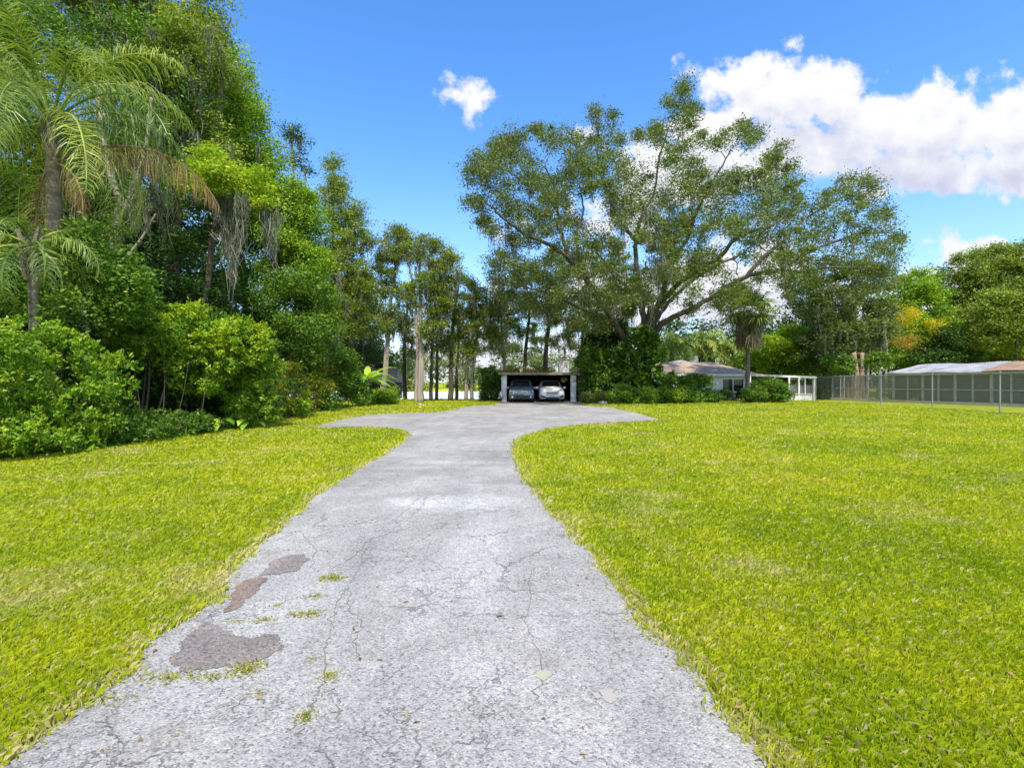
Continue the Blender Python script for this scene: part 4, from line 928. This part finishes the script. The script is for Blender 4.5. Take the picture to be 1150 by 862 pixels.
def suv(label,x,y,W,H,paint,style):
    t=thing('parked_car',label,'car',(x,y,0),0,'cars parked in the carport'); Lh=4.5
    hw=W/2
    # station: y, sill half-width, max half-width, belt half-width, z sill, z belt, top half-width, z top
    S=[(0.00,.80,.84,.78,.34,.66,.70,.80),(.10,.90,.95,.90,.26,.78,.80,.92),(.45,.95,1.,.95,.24,.86,.84,1.00),(1.15,.96,1.,.96,.24,.95,.82,1.08),
       (1.30,.96,1.,.96,.24,.97,.80,1.12),(2.05,.96,1.,.97,.24,1.0,.70,H-.03),(2.8,.96,1.,.97,.24,1.01,.69,H),(3.8,.96,1.,.97,.24,1.02,.67,H-.03),(4.35,.95,.99,.95,.26,1.03,.62,H-.14),(Lh,.86,.90,.86,.36,.95,.74,1.06)]
    mb=MB(); vs=[];n=12
    for q in S:
        yy,a,b,c,zs,zb,tw,zt=q; a*=hw;b*=hw;c*=hw;tw*=hw
        half=[(a,zs),(b,zs+.18),(b,(zs+zb)/2+.12),(c,zb),(tw,zt),(tw*.55,zt+.03)]
        ring=half+[(-p,z) for p,z in reversed(half)]
        vs+=[(p,yy,z) for p,z in ring]
    fs=[]
    for i in range(len(S)-1):
        for k in range(n):
            a=i*n+k;b=i*n+(k+1)%n; fs.append((a,b,b+n,a+n))
    fs+=[tuple(range(n)),tuple((len(S)-1)*n+k for k in range(n))]
    mb.add(vs,fs); body=mb.build('body',paint,t,world=False,bevel=.035,seg=3,smooth=True)
    def pt(i,k): return Vector(vs[i*n+k])
    def glass(name,quad,off,mi='glassdark'):
        q=[Vector(v) for v in quad]; c=sum(q,Vector())/4; q=[c+(v-c)*.90 for v in q]; nn=(q[1]-q[0]).cross(q[3]-q[0]).normalized()
        if nn.dot(Vector(off))<0: nn=-nn
        m=MB(); m.add([v+nn*.035 for v in q]+[v-nn*.02 for v in q],[(0,1,2,3),(7,6,5,4),(0,4,5,1),(1,5,6,2),(2,6,7,3),(3,7,4,0)]); m.build(name,M[mi],t,world=False,bevel=.012)
    glass('windscreen',[pt(4,4),pt(4,7),pt(5,7),pt(5,4)],(0,-1,.6))
    for s,(k3,k4) in ((1,(3,4)),(-1,(8,7))):
        for i0,i1 in ((5,6),(6,7)): glass('side_window',[pt(i0,k3),pt(i1,k3),pt(i1,k4),pt(i0,k4)],(s,0,.2))
    glass('rear_window',[pt(8,4),pt(8,7),pt(9,7),pt(9,4)],(0,1,.4))
    for s in(-1,1):
        for wy in(.85,3.6):
            wh=MB(); wh.disc((s*(hw-.10),wy,.34),.34,'x',.22,24); o=wh.build('wheel',M['tyre'],t,world=False,bevel=.03)
            rm=MB(); rm.disc((s*(hw+.012),wy,.34),.21,'x',.02,20); rm2=rm.build('rim',M['chrome'],o,world=False)
            ar=MB(); ar.tube([(s*(hw-.015),wy+.40*cos(a),.34+.40*sin(a)) for a in np.linspace(-.25,pi+.25,14)],.035,6); ar.build('wheel_arch',M['plastic'],t,world=False,smooth=True)
        mr=MB(); mr.box((s*(hw+.10),1.42,1.08),(.22,.12,.16)); mr.build('mirror',paint,t,world=False,bevel=.04)
        if style=='white':
            hl=MB(); hl.add([(s*hw*.44,-.02,.80),(s*hw*.90,.10,.86),(s*hw*.93,.14,.72),(s*hw*.46,-.045,.71),(s*hw*.44,.2,.80),(s*hw*.86,.3,.86),(s*hw*.88,.3,.72),(s*hw*.46,.2,.71)],[(0,1,2,3),(4,5,6,7),(0,1,5,4),(1,2,6,5),(2,3,7,6),(3,0,4,7)]); hl.build('headlight',M['lamp'],t,world=False,bevel=.01)
            fl_=MB(); fl_.add([(s*hw*.50,-.05,.40),(s*hw*.86,-.01,.56),(s*hw*.88,.0,.40),(s*hw*.62,-.05,.34),(s*hw*.50,.1,.40),(s*hw*.82,.1,.56),(s*hw*.84,.1,.40),(s*hw*.62,.1,.34)],[(0,1,2,3),(4,5,6,7),(0,1,5,4),(1,2,6,5),(2,3,7,6),(3,0,4,7)]); fl_.build('air_intake',M['plastic'],t,world=False)
        else:
            hl=MB(); hl.add([(s*hw*.56,-.02,.84),(s*hw*.94,.14,.90),(s*hw*.95,.16,.70),(s*hw*.60,-.04,.68),(s*hw*.56,.2,.84),(s*hw*.88,.3,.90),(s*hw*.88,.3,.70),(s*hw*.60,.2,.68)],[(0,1,2,3),(4,5,6,7),(0,1,5,4),(1,2,6,5),(2,3,7,6),(3,0,4,7)]); hl.build('headlight',M['lamp'],t,world=False,bevel=.01)
            fg=MB(); fg.disc((s*hw*.72,-.05,.42),.075,'y',.06,16); fg.build('fog_light',M['lamp'],t,world=False)
        rl=MB(); rl.tube([(s*hw*.66,2.0,H+.02),(s*hw*.66,2.2,H+.06),(s*hw*.64,3.7,H+.05),(s*hw*.62,3.9,H-.0)],.018,6); rl.build('roof_rail',M['chrome'],t,world=False,smooth=True)
    gr=MB()
    if style=='white':
        gr.box((0,-.02,.70),(W*.42,.07,.14)); gr.build('grille',M['plastic'],t,world=False,bevel=.02)
        gs=MB(); 
        for z in(.67,.72): gs.box((0,-.062,z),(W*.40,.012,.014))
        gs.build('grille_bar',M['chrome'],t,world=False)
        lo=MB(); lo.box((0,-.015,.33),(W*.52,.08,.12)); lo.build('lower_grille',M['plastic'],t,world=False,bevel=.02)
        pl=MB(); pl.box((0,-.065,.50),(.32,.012,.15)); pl.build('number_plate',M['cream'],t,world=False)
    else:
        gr.box((0,-.02,.74),(W*.46,.07,.13)); gr.build('grille',M['chrome'],t,world=False,bevel=.02)
        gs=MB(); gs.box((0,-.06,.74),(W*.42,.012,.07)); gs.build('grille_bar',M['plastic'],t,world=False)
        lo=MB(); lo.box((0,.0,.42),(W*.86,.12,.26)); lo.build('lower_bumper',M['plastic'],t,world=False,bevel=.03)
        pl=MB(); pl.box((0,-.07,.52),(.32,.012,.15)); pl.build('number_plate',M['glassdark'],t,world=False)
    wp=MB()
    for xx in(-.35,.2): wp.tube([(xx,1.22,1.12),(xx+.38,1.30,1.17)],.012,5)
    wp.build('wiper',M['plastic'],t,world=False)
suv('silver grey SUV with a dark lower bumper in the left bay of the carport',.70,36.4,1.86,1.66,M['silver'],'silver')
suv('white SUV with a slotted dark grille in the right bay of the carport',2.98,36.9,1.90,1.60,M['carwhite'],'white')

# ------------------------------------------------------------------ shrubs under the oak and in front of the house
UG='shrubs under the oak and along the house'
shrub('vine_thicket','tall dark thicket of vines left of the oak trunk','shrub',101,
  [pb(x,y,rx,ry,38.) for x,y,rx,ry in [(675,425,20,26),(668,400,14,18),(680,400,20,22),(688,428,20,24),(668,384,12,14),(685,372,16,14),(700,440,16,16),(662,442,7,9)]],'dark',.17,.5,1.3,16,15,10,UG,rosette=False,
  extra=[('lit_foliage','mid',[pb(668,412,20,26,37.2),pb(690,420,18,22,37.2),pb(664,432,9,14,37)],1.)])  # lighter leaf colour on the near side stands in for sunlight
def lowshrub(label,seed,specs,mat,leaf=.12,group=UG,ex=None,name='low_shrub'):
    return shrub(name,label,'shrub',seed,[pb(*s) for s in specs],mat,leaf,.3,1.3,13,13,5,group,rosette=False,extra=ex)
lowshrub('low grey-green border plants at the edge of the pavement left of the oak',102,[(668,447,14,6,34.5),(684,448,12,6,34.5),(658,450,5,3,35)],'oak')
lowshrub('broad low green shrub in front of the oak trunk',103,[(700,443,16,10,34.5),(720,444,16,9,34.5),(738,446,12,7,34.5)],'mid',ex=[('new_growth','bright',[pb(695,447,14,6,34),pb(722,448,16,5,34)],1.)])
lowshrub('tall leafy shrub to the right of the oak trunk against the white wall',104,[(757,434,16,14,36),(775,432,14,10,36.2),(745,440,12,10,36),(765,444,18,8,35.5)],'mid',.15,ex=[('new_growth','bright',[pb(752,446,16,6,35),pb(770,449,12,4,35)],1.)])
lowshrub('shrub with arching sprays at the right end of the bed before the white wall',105,[(790,434,12,11,36.4),(796,446,10,6,36),(780,447,12,5,36)],'mid',.14)
lowshrub('rounded dense dark green bush standing alone before the screened porch',106,[(861,440,22,12,36),(850,443,14,9,35.6),(874,443,12,9,35.8),(860,432,14,6,36.2),(845,447,8,5,35.6)],'mid',.11)
lowshrub('low dark strip of hedge under the large house window',107,[(x,443,9,4,40.) for x in (796,806,816,826,834)],'dark',.1)
for i,(px,py,s,mt,lab) in enumerate([(676,453.6,.20,'rock','white stone at the corner of the flower bed'),(680,453.8,.15,'rock','smaller grey-white stone leaning on the white one'),(672.5,454,.11,'rock2','red-brown stone beside the white one')]):
    g0=G(px,py); me=bpy.data.meshes.new('stone'); bm=bmesh.new(); bmesh.ops.create_icosphere(bm,subdivisions=3,radius=s)
    rr=random.Random(i); 
    for v in bm.verts: v.co*=1+.16*sin(v.co.x*19+i)+.12*sin(v.co.y*23+2*i); v.co.z*=.75
    bmesh.ops.translate(bm,vec=(g0[0],g0[1],s*.5),verts=bm.verts); bm.to_mesh(me); bm.free(); o=link('garden_stone',me,M[mt],smooth=True); tag(o,lab,'stone','stones at the flower bed')
# stones round the base of the pale cypress
for i,(px,py,s,lab) in enumerate([(471.5,455.5,.12,'pale stone lying at the foot of the straight pale cypress'),(475.5,456,.08,'small pale stone right of the one at the cypress foot'),(472,458.5,.09,'pale stone on the grass strip in front of the cypress')]):
    g0=G(px,py); me=bpy.data.meshes.new('stone'); bm=bmesh.new(); bmesh.ops.create_icosphere(bm,subdivisions=2,radius=s)
    for v in bm.verts: v.co*=1+.2*sin(v.co.x*17+i); v.co.z*=.7
    bmesh.ops.translate(bm,vec=(g0[0],g0[1],s*.5),verts=bm.verts); bm.to_mesh(me); bm.free(); o=link('garden_stone',me,M['concrete'],smooth=True); tag(o,lab,'stone','stones at the cypress foot')

# ------------------------------------------------------------------ house
def house():
    Yh=42.; x0=P(700,429,Yh)[0]; x1=P(840,429,Yh)[0]
    t=thing('house','long low white house with a brown hipped shingle roof behind the oak','house',((x0+x1)/2,Yh,0))
    ht=2.12; wx0,wx1=P(811,429,Yh)[0],P(836,429,Yh)[0]; zs,zt=P(0,440,Yh)[2],P(0,425,Yh)[2]
    mb=MB(); th=.2
    mb.box(((x0+wx0)/2,Yh+th/2,ht/2),(wx0-x0,th,ht)); mb.box(((wx1+x1)/2,Yh+th/2,ht/2),(x1-wx1,th,ht))
    mb.box(((wx0+wx1)/2,Yh+th/2,zs/2),(wx1-wx0,th,zs)); mb.box(((wx0+wx1)/2,Yh+th/2,(zt+ht)/2),(wx1-wx0,th,ht-zt))
    mb.box((x0+.1,Yh+4.2,ht/2),(.2,8,ht)); mb.box((x1-.1,Yh+4.2,ht/2),(.2,8,ht)); mb.box(((x0+x1)/2,Yh+8.3,ht/2),(x1-x0,.2,ht))
    mb.build('wall',M['white'],t)
    f=MB(); 
    cx,cz=(wx0+wx1)/2,(zs+zt)/2
    for a,b,c,d in ((cx,zs+.03,wx1-wx0,.06),(cx,zt-.03,wx1-wx0,.06)): f.box((a,Yh+.06,b),(c,.1,d))
    for a in (wx0+.03,wx1-.03,cx): f.box((a,Yh+.06,cz),(.06,.09,zt-zs-.12))
    wo_=thing('window',None,None,(0,0,0)); bpy.data.objects.remove(wo_)
    wf=f.build('window',M['white'],t); gp=MB(); gp.box((cx,Yh+.12,cz),(wx1-wx0-.04,.02,zt-zs-.04)); gp.build('pane',M['glassdark'],wf,world=False) if False else None
    gq=MB(); gq.box((cx,Yh+.13,cz),(wx1-wx0-.04,.02,zt-zs-.04)); p=gq.build('pane',M['glassdark'],t); p.parent=wf; p.matrix_parent_inverse.identity()
    s=MB(); s.box((cx,Yh-.04,zs-.04),(wx1-wx0+.2,.14,.06)); s.build('sill',M['white'],wf,world=False).data.transform(Matrix.Translation(-Vector(t.location)))
    # second smaller window half hidden by the shrubs
    f=MB(); xw=P(790,429,Yh)[0]
    # hipped roof
    ov=.5; rx0,rx1,ry0,ry1=x0-ov,x1+ov+.4,Yh-ov,Yh+8.4+ov; zr=2.14; zt2=3.35; ym=(ry0+ry1)/2; rl,rr_=P(735,429,ym)[0],P(800,429,ym)[0]
    mb=MB(); mb.add([(rx0,ry0,zr),(rx1,ry0,zr),(rx1,ry1,zr),(rx0,ry1,zr),(rl-1,ym,zt2),(rr_,ym,zt2)],[(0,1,5,4),(1,2,5),(2,3,4,5),(3,0,4),(0,3,2,1)])
    mb.build('roof',M['shingle'],t)
    mb=MB(); mb.box(((rx0+rx1)/2,ry0-.015,zr-.05),(rx1-rx0,.03,.16)); mb.build('fascia',M['white'],t)
    ex=MB(); ex.box(((x0+x1)/2,Yh-.23,zr-.045),(x1-x0+.6,.38,.02)); ex.build('soffit',M['white'],t)
    # raised white roof section behind
    Y2=51.; a,b=P(738,429,Y2)[0],P(796,429,Y2)[0]; h=thing('rear_wing','white raised rear wing of the house with a pale low-pitched roof','building',((a+b)/2,Y2,0))
    mb=MB(); mb.box(((a+b)/2,Y2+2,1.5),(b-a-.4,4,3.)); mb.build('wall',M['white'],h)
    c=P(764,429,Y2)[0]; mb=MB(); mb.add([(a,Y2-.4,3.05),(b,Y2-.4,3.05),(c,Y2-.4,3.75),(a,Y2+4.4,3.05),(b,Y2+4.4,3.05),(c,Y2+4.4,3.75)],[(0,1,2),(5,4,3),(0,2,5,3),(1,4,5,2),(0,3,4,1)]); mb.build('roof',M['roofwhite'],h)
    mb=MB(); cc=P(778,429,Y2+2)[0]; mb.box((cc,Y2+2,3.7),(.9,.7,1.1)); mb.build('chimney',M['roofwhite'],h,bevel=.02)
house()
def porch():
    t=thing('screened_porch','flat white-roofed screened porch at the right end of the house','porch',(22,40,0))
    A=P(838,419.6,41.2); B=P(917,422.6,40.); mb=MB()
    d=.16
    mb.add([A,B,B+np.array([.3,4,.05]),A+np.array([.2,4,.05]),A-[0,0,d],B-[0,0,d],B+np.array([.3,4,.05-d]),A+np.array([.2,4,.05-d])],[(0,1,2,3),(7,6,5,4),(0,4,5,1),(1,5,6,2),(2,6,7,3),(3,7,4,0)]); mb.build('roof',M['roofwhite'],t)
    zr=lambda x:(A[2]+(B[2]-A[2])*(x-A[0])/(B[0]-A[0]))-d-.005
    for px,w_ in ((842,.14),(870,.07),(886,.12),(897,.12),(904,.07),(914,.16)):
        x=P(px,429,40.3)[0]; mb=MB(); mb.box((x,40.3,zr(x)/2),(w_,w_,zr(x))); mb.build('post',M['white'],t)
    a,b=P(843,429,40.3)[0],P(913,429,40.3)[0]
    mb=MB(); mb.box(((a+b)/2,40.34,.27),(b-a-.1,.10,.54)); mb.build('low_wall',M['white'],t)
    mb=MB(); mb.box(((a+b)/2,40.4,.9),(b-a,.012,.72)); mb.build('screen',M['screen'],t)
    mb=MB(); mb.box(((a+b)/2,43.9,.95),(b-a+.4,.1,1.8)); mb.build('back_wall',M['fardark'],t)  # wall and floor near-black: the porch's interior shade is in their colour
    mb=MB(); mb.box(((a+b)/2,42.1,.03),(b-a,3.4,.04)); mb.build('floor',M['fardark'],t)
    mb=MB(); mb.box(((a+b)/2,40.3,.56),(b-a,.2,.05)); mb.build('coping',M['cream'],t)
porch()

# ---- sabal palm with dead skirt before the house
def fan(r,top,az,el,Lp,Lf,mat,parent,droop=.8,dead=False):
    d=np.array([cos(az)*cos(el),sin(az)*cos(el),sin(el)]); tip=top+d*Lp-np.array([0,0,.1*Lp if not dead else 0])
    mb=MB(); mb.tube([top,(top+tip)/2+np.array([0,0,.05]),tip],[.02,.016,.012],5); s=norm(np.array([-sin(az),cos(az),0.])); up=np.cross(s,d)*-1
    vs=[];fs=[]
    for k in range(22):
        a=(k/21-.5)*(4.2 if not dead else 1.6); dd=norm(d*cos(a)+s*sin(a)+r.normal(0,.06,3)); L=Lf*(1-.18*abs(a)/2.1)*r.uniform(.85,1.1)
        q=norm(np.cross(dd,up+r.normal(0,.1,3)))*.045; m1=tip+dd*L*.55; e=m1+norm(dd+np.array([0,0,-droop*1.3]))*L*.45
        b=len(vs); vs+=[tip-q*.3,tip+q*.3,m1+q,m1-q,e+q*.15,e-q*.15]; fs+=[(b,b+1,b+2,b+3),(b+3,b+2,b+4,b+5)]
    mb.add(vs,fs); me=bpy.data.meshes.new('frond'); me.from_pydata(mb.v,[],mb.f); me.update(); n=len(me.polygons)
    at=me.attributes.new('rnd','FLOAT','FACE'); at.data.foreach_set('value',r.random(n).astype(np.float32)); at=me.attributes.new('tone','FLOAT','FACE'); at.data.foreach_set('value',np.full(n,r.random(),np.float32))
    return link('frond',me,mat,parent)
def sabal(label,seed,px,Y,ytop,nf,Lp,Lf,dead,mossn,r0=.16,group=None):
    r=np.random.default_rng(seed); b=P(px,429,Y); b[2]=0; top=P(px,ytop,Y); t=thing('palm_tree',label,'palm tree',b,0,group)
    mb=MB(); pts=spline([b,(b+top)/2+np.array([.06,0,0]),top],8); mb.tube(pts,[r0*(1.1-.02*i)*(1+.06*(i%2)) for i in range(len(pts))],12); mb.build('trunk',M['palm_bark'],t,smooth=True)
    for k in range(nf):
        a=k*2.4; el=-.3+1.6*k/nf; fan(r,top+np.array([0,0,.1]),a,el,Lp*r.uniform(.8,1.1),Lf*r.uniform(.85,1.1),M['frond'],t)
    for k in range(dead):
        a=k*2.4+1; el=-1.0-.35*r.random(); o=fan(r,top-np.array([0,0,.1]),a,el,Lp*r.uniform(.5,1.1),Lf*r.uniform(.7,1.2),M['skirt'],t,1.6,True); tag(o,'dead brown hanging frond')
    if mossn: moss('spanish_moss',r,[top+rand_dir(r,1)[0]*np.array([1.4,1.4,.5])*r.uniform(.4,1) for _ in range(mossn)],t,2.0,14,.035,.2)
sabal('cabbage palm with a shaggy moss-hung skirt standing before the house window',111,839.,39.,354,34,1.5,1.45,16,70)
# green palms and trees behind the house
HG='palms behind the house'
for i,(px,Y,h,lab) in enumerate([(762,54,7.4,'bushy green palm above the pale rear roof, leftmost of the palms behind the house'),(788,56,7.9,'green palm with upright fronds behind the rear wing chimney'),(812,55,7.0,'green palm behind the right slope of the brown roof')]):
    b=P(px,429,Y); b[2]=0; queen_palm(lab,120+i,b,h-2.2,22,3.3,.16,leafl=.95,els=(-.45,1.35),group=HG,pairs=34,wid=.11)

def rtree(name,label,seed,px,Y,blobs,mat,leaf,crad,dens,r0=.3,bark='bark',group='trees behind the house and kennels',trunktop=None,**k):
    b=P(px,429,Y); b[2]=-.02; tp=P(px,trunktop or min(q[1] for q in blobs)+20,Y)
    return tree(name,label,'tree',seed,b,[([b,(b+tp)/2+np.array([.15,0,0]),tp],r0,.08)]+k.pop('limbs',[]),[pb(q[0],q[1],q[2],q[3],Y+(q[4] if len(q)>4 else 0)) for q in blobs],mat,bark,leaf,crad,dens,k.pop('sprigs',15),k.pop('per',15),group,**k)
rtree('broadleaf_tree','bright lime-green bushy tree over the porch roof',131,872,50,[(872,395,26,18),(890,385,24,18),(855,402,18,14),(900,405,22,16),(885,408,30,12)],'bright',.24,.85,1.2,extra=[('new_growth','lime',[pb(865,388,22,12,48),pb(895,376,18,10,48)],.24,.7)])
rtree('broadleaf_tree','olive green mossy tree left of the yellow-flowering one, over a cluster of trunks',132,958,45,[(930,305,20,14),(965,300,18,16),(982,325,18,24),(935,345,30,24),(965,365,32,28),(925,385,28,22),(950,400,30,14),(985,360,20,24)],'oak',.22,.8,1.15,mossn=120,mosslen=2.4,
   limbs=[(Lb([(y,452),(y+dx*.4,420),(y+dx,380)],44),.16,.07) for y,dx in ((940,-6),(972,6),(986,4),(994,2))],bark='bark_pale')
rtree('broadleaf_tree','dark grey-leaved tree between the lime bushy tree and the cabbage palm',133,905,52,[(905,330,20,20),(915,350,20,20),(900,365,18,16)],'oak',.24,.8,1.,mossn=40)
rtree('fig_tree','cluster of reddish ribbed trunks under a low green crown behind the fence',134,960,42,[(940,410,16,12),(985,408,12,10)],'mid',.2,.5,1.,bark='bark_red',r0=.35,trunktop=395,
   limbs=[(Lb([(x,450),(x+dx*.5,425),(x+dx,396)],42),.17,.12) for x,dx in ((952,-3),(956,2),(965,4),(970,-3),(946,3))])
rtree('broadleaf_tree','bright green tree with yellow and orange blossom beside the tall grey-green tree',135,1030,52,[(1020,335,26,20),(1040,345,24,24),(1010,365,26,24),(1045,375,22,22),(1025,395,34,20),(1030,318,20,12)],'bright',.24,.85,1.2,
   extra=[('yellow_blossom','yellow',[pb(1017,352,13,9,48.5),pb(1024,362,10,11,48.5),pb(1050,366,11,6,49),pb(998,372,9,6,48.5)],.11,.9),('orange_blossom','orange',[pb(1008,381,14,7,48),pb(1018,388,11,5,48)],.11,.9)])
rtree('broadleaf_tree','tallest grey-green tree at the right edge above the kennel roof',136,1120,56,[(1075,320,24,24),(1095,305,28,24),(1125,300,30,26),(1160,295,36,30),(1080,350,30,26),(1110,345,34,30),(1150,350,40,34),(1075,385,28,26),(1110,390,36,22),(1060,365,18,20),(1210,310,50,44),(1200,370,50,40)],'cyp',.26,1.0,1.25,r0=.5)
rtree('broadleaf_tree','lighter green rounded tree low at the right edge in front of the tallest one',137,1140,48,[(1120,350,26,22),(1145,335,26,22),(1140,375,34,24),(1105,375,20,18),(1180,350,34,34)],'cyp',.22,.85,1.3)
rtree('broadleaf_tree','dark dense tree between the blossoming tree and the tallest one',138,1058,50,[(1058,385,22,24),(1045,405,26,12),(1080,402,24,12)],'dark',.22,.8,1.2)
rtree('broadleaf_tree','round green tree just left of the fence behind the porch corner',139,925,46,[(918,398,16,20),(905,408,14,12),(935,412,14,12)],'mid',.2,.7,1.2)
wood('fence_hedge','tangled brownish green undergrowth behind the chain link fence',140,[((26.5+.35*i,46-1.2*i,.9),(1.4,1.0,1.1)) for i in range(3)]+[((32.5+.31*i,42-1.*i,.8),(.9,.9,1.0)) for i in range(12)],'oak',.16,.5,1.,12,12,'undergrowth')
# trees outside the right edge so that a step aside still sees a wood
rtree('broadleaf_tree','broad green tree beyond the right end of the kennels',141,1260,46,[(1230,340,50,50),(1290,330,50,50),(1260,380,60,30)],'mid',.28,1.1,1.)

# ------------------------------------------------------------------ fence and kennels
def fence():
    pts=[np.array(p) for p in [(25.,41.),(24.05,36.5),(23.9,32.3),(23.6,28.),(22.8,23.3),(22.3,18.7),(21.8,14.),(21.4,9.4)]]
    t=thing('chain_link_fence','grey chain link fence running from the porch toward the right edge','fence',(23.5,28,0)); H=1.93
    for p in pts:
        mb=MB(); mb.tube([(p[0],p[1],-.02),(p[0],p[1],H+.03)],.034,10); mb.disc((p[0],p[1],H+.05),.042,'z',.05,10); mb.build('post',M['galv'],t,smooth=False)
    mb=MB(); mb.tube([(p[0],p[1],H) for p in pts],.021,8); mb.build('top_rail',M['galv'],t,smooth=True)
    mb=MB()
    for a,b in zip(pts[:-1],pts[1:]): mb.poly([(a[0]-.03,a[1],.04),(b[0]-.03,b[1],.04),(b[0]-.03,b[1],H-.01),(a[0]-.03,a[1],H-.01)])
    mb.build('wire_mesh',M['chain'],t)
fence()
def kennels():
    A=np.array([27.,42.]); d=np.array([.302,-.953]); nrm=np.array([.953,.302]); rz=math.atan2(d[1],d[0])
    t=thing('kennel_block','long low row of grey screened kennels with a wavy tin roof','kennel',(29,35,0))
    def at(s,o,z): q=A+d*s+nrm*o; return (q[0],q[1],z)
    H=2.05; N_=20
    for k in range(N_+1):
        w_=.15 if k%2==1 else .10
        mb=MB(); mb.box(at(k,0,H/2),(w_,.10,H),rz); mb.build('post',M['kpost'],t)
    for z in (H-.04,1.0):
        mb=MB(); mb.beam(at(-.05,-.06,z),at(N_+.05,-.06,z),.05,.07); mb.build('rail',M['kpost'],t)
    mb=MB(); mb.beam(at(-.1,-.04,.1),at(N_+.1,-.04,.1),.2,.2); mb.build('kerb',M['concrete'],t)
    mb=MB(); mb.poly([at(0,.03,.2),at(N_,.03,.2),at(N_,.03,H),at(0,.03,H)]); mb.build('screen',M['screen'],t)
    for k in range(5,N_+1,2):
        mb=MB(); mb.poly([at(k,.08,.0),at(k,2.7,.0),at(k,2.7,2.3),at(k,.08,2.1)]); mb.build('divider',M['screen'],t)
    mb=MB(); mb.beam(at(4.8,3.0,1.15),at(N_,3.0,1.15),.1,2.3); mb.build('back_wall',M['fardark'],t)  # back wall and floor darkened in colour to paint the kennels' dim interior
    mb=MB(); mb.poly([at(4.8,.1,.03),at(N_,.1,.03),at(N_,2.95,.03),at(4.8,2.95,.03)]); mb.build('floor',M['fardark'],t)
    r=random.Random(4)
    s=4.7; i=0
    while s<N_+.2:
        wdt=1.02; vs=[];n=14; lift=r.uniform(-.02,.03); m=4
        for j in range(m+1):
            for k in range(n+1):
                u=s+wdt*k/n; o=-.35+3.5*j/m; z=2.16+.70*j/m+.016*sin(k*pi)+.022*math.cos(k*2*pi/2.33)+lift+.035*sin(u*1.7+j)
                vs.append(at(u,o,z))
        mb=MB(); mb.add(vs,[(j*(n+1)+k,j*(n+1)+k+1,(j+1)*(n+1)+k+1,(j+1)*(n+1)+k) for j in range(m) for k in range(n)])
        o=mb.build('roof_panel',M['rust'] if s>9.9 else M['tin'],t,smooth=True)
        if s>9.9 and not i: tag(o,'rusty orange roof panel'); 
        md=o.modifiers.new('thick','SOLIDIFY'); md.thickness=.012
        s+=.985
    mb=MB(); mb.beam(at(4.7,-.3,2.10),at(N_+.1,-.3,2.10),.05,.09); mb.build('eave_board',M['kpost'],t)
kennels()

# ------------------------------------------------------------------ weeds in the drive's cracks
def weed(px,py,s,seed,lab,elong=1.):
    r=np.random.default_rng(seed); g0=G(px,py); n=int(150*s); a=r.uniform(0,2*pi,n); rad=r.random(n)*.072*s
    pos=np.column_stack([g0[0]+np.cos(a)*rad*elong*1.2,g0[1]+np.sin(a)*rad,np.full(n,.010)]); ld=norm(np.column_stack([r.normal(0,1,n),r.normal(0,1,n),r.uniform(.2,1.2,n)])); 
    L=r.uniform(.012,.034,n)*min(s,1.2)
    o=leaf_mesh('weed_tuft',pos,ld,norm(r.normal(0,.4,(n,3))+np.array([0,0,1.])),L,L*.22,M['weed'],None,r.random(n),r.random(n)); tag(o,lab,'weed','weeds growing in the cracks of the driveway')
for i,(x,y,s,lab,e) in enumerate([(1000,225,1.2,'largest upper weed tuft in the long crack, level with the upper brown patch',1),(938,292,.8,'thin weed tuft just below the largest upper one',1.3),(922,355,1.,'weed tuft in the crack halfway between the two brown patches',1.2),
   (798,325,.6,'small dry weed tuft right of the reddish strip',1),(760,377,.8,'weed tuft just above the lower brown patch',1.2),(690,555,1.25,'thick weed tuft at the lower right rim of the lower brown patch',1),(990,580,.8,'weed tuft in the crack nearest the camera',.8),
   (420,586,1.1,'long flat weed streak below the lower brown patch, left part',3.),(560,578,.8,'short flat weed streak below the lower brown patch, right part',2.5),(928,518,.5,'tiny weed sprout right of the lower brown patch',1),(905,725,.8,'weed tuft at the bottom edge near the long crack',.8),(855,355,.5,'tiny weed sprout left of the mid crack tuft',1),(180,665,.9,'weed streak at the lower left corner of the driveway',3.),(735,640,.5,'tiny weed sprout below the thick tuft',1.5),(660,380,.6,'weed sprout at the grass edge by the lower patch',2.)]):
    weed(60+.313*x,580+.313*y,s,200+i,lab,e)
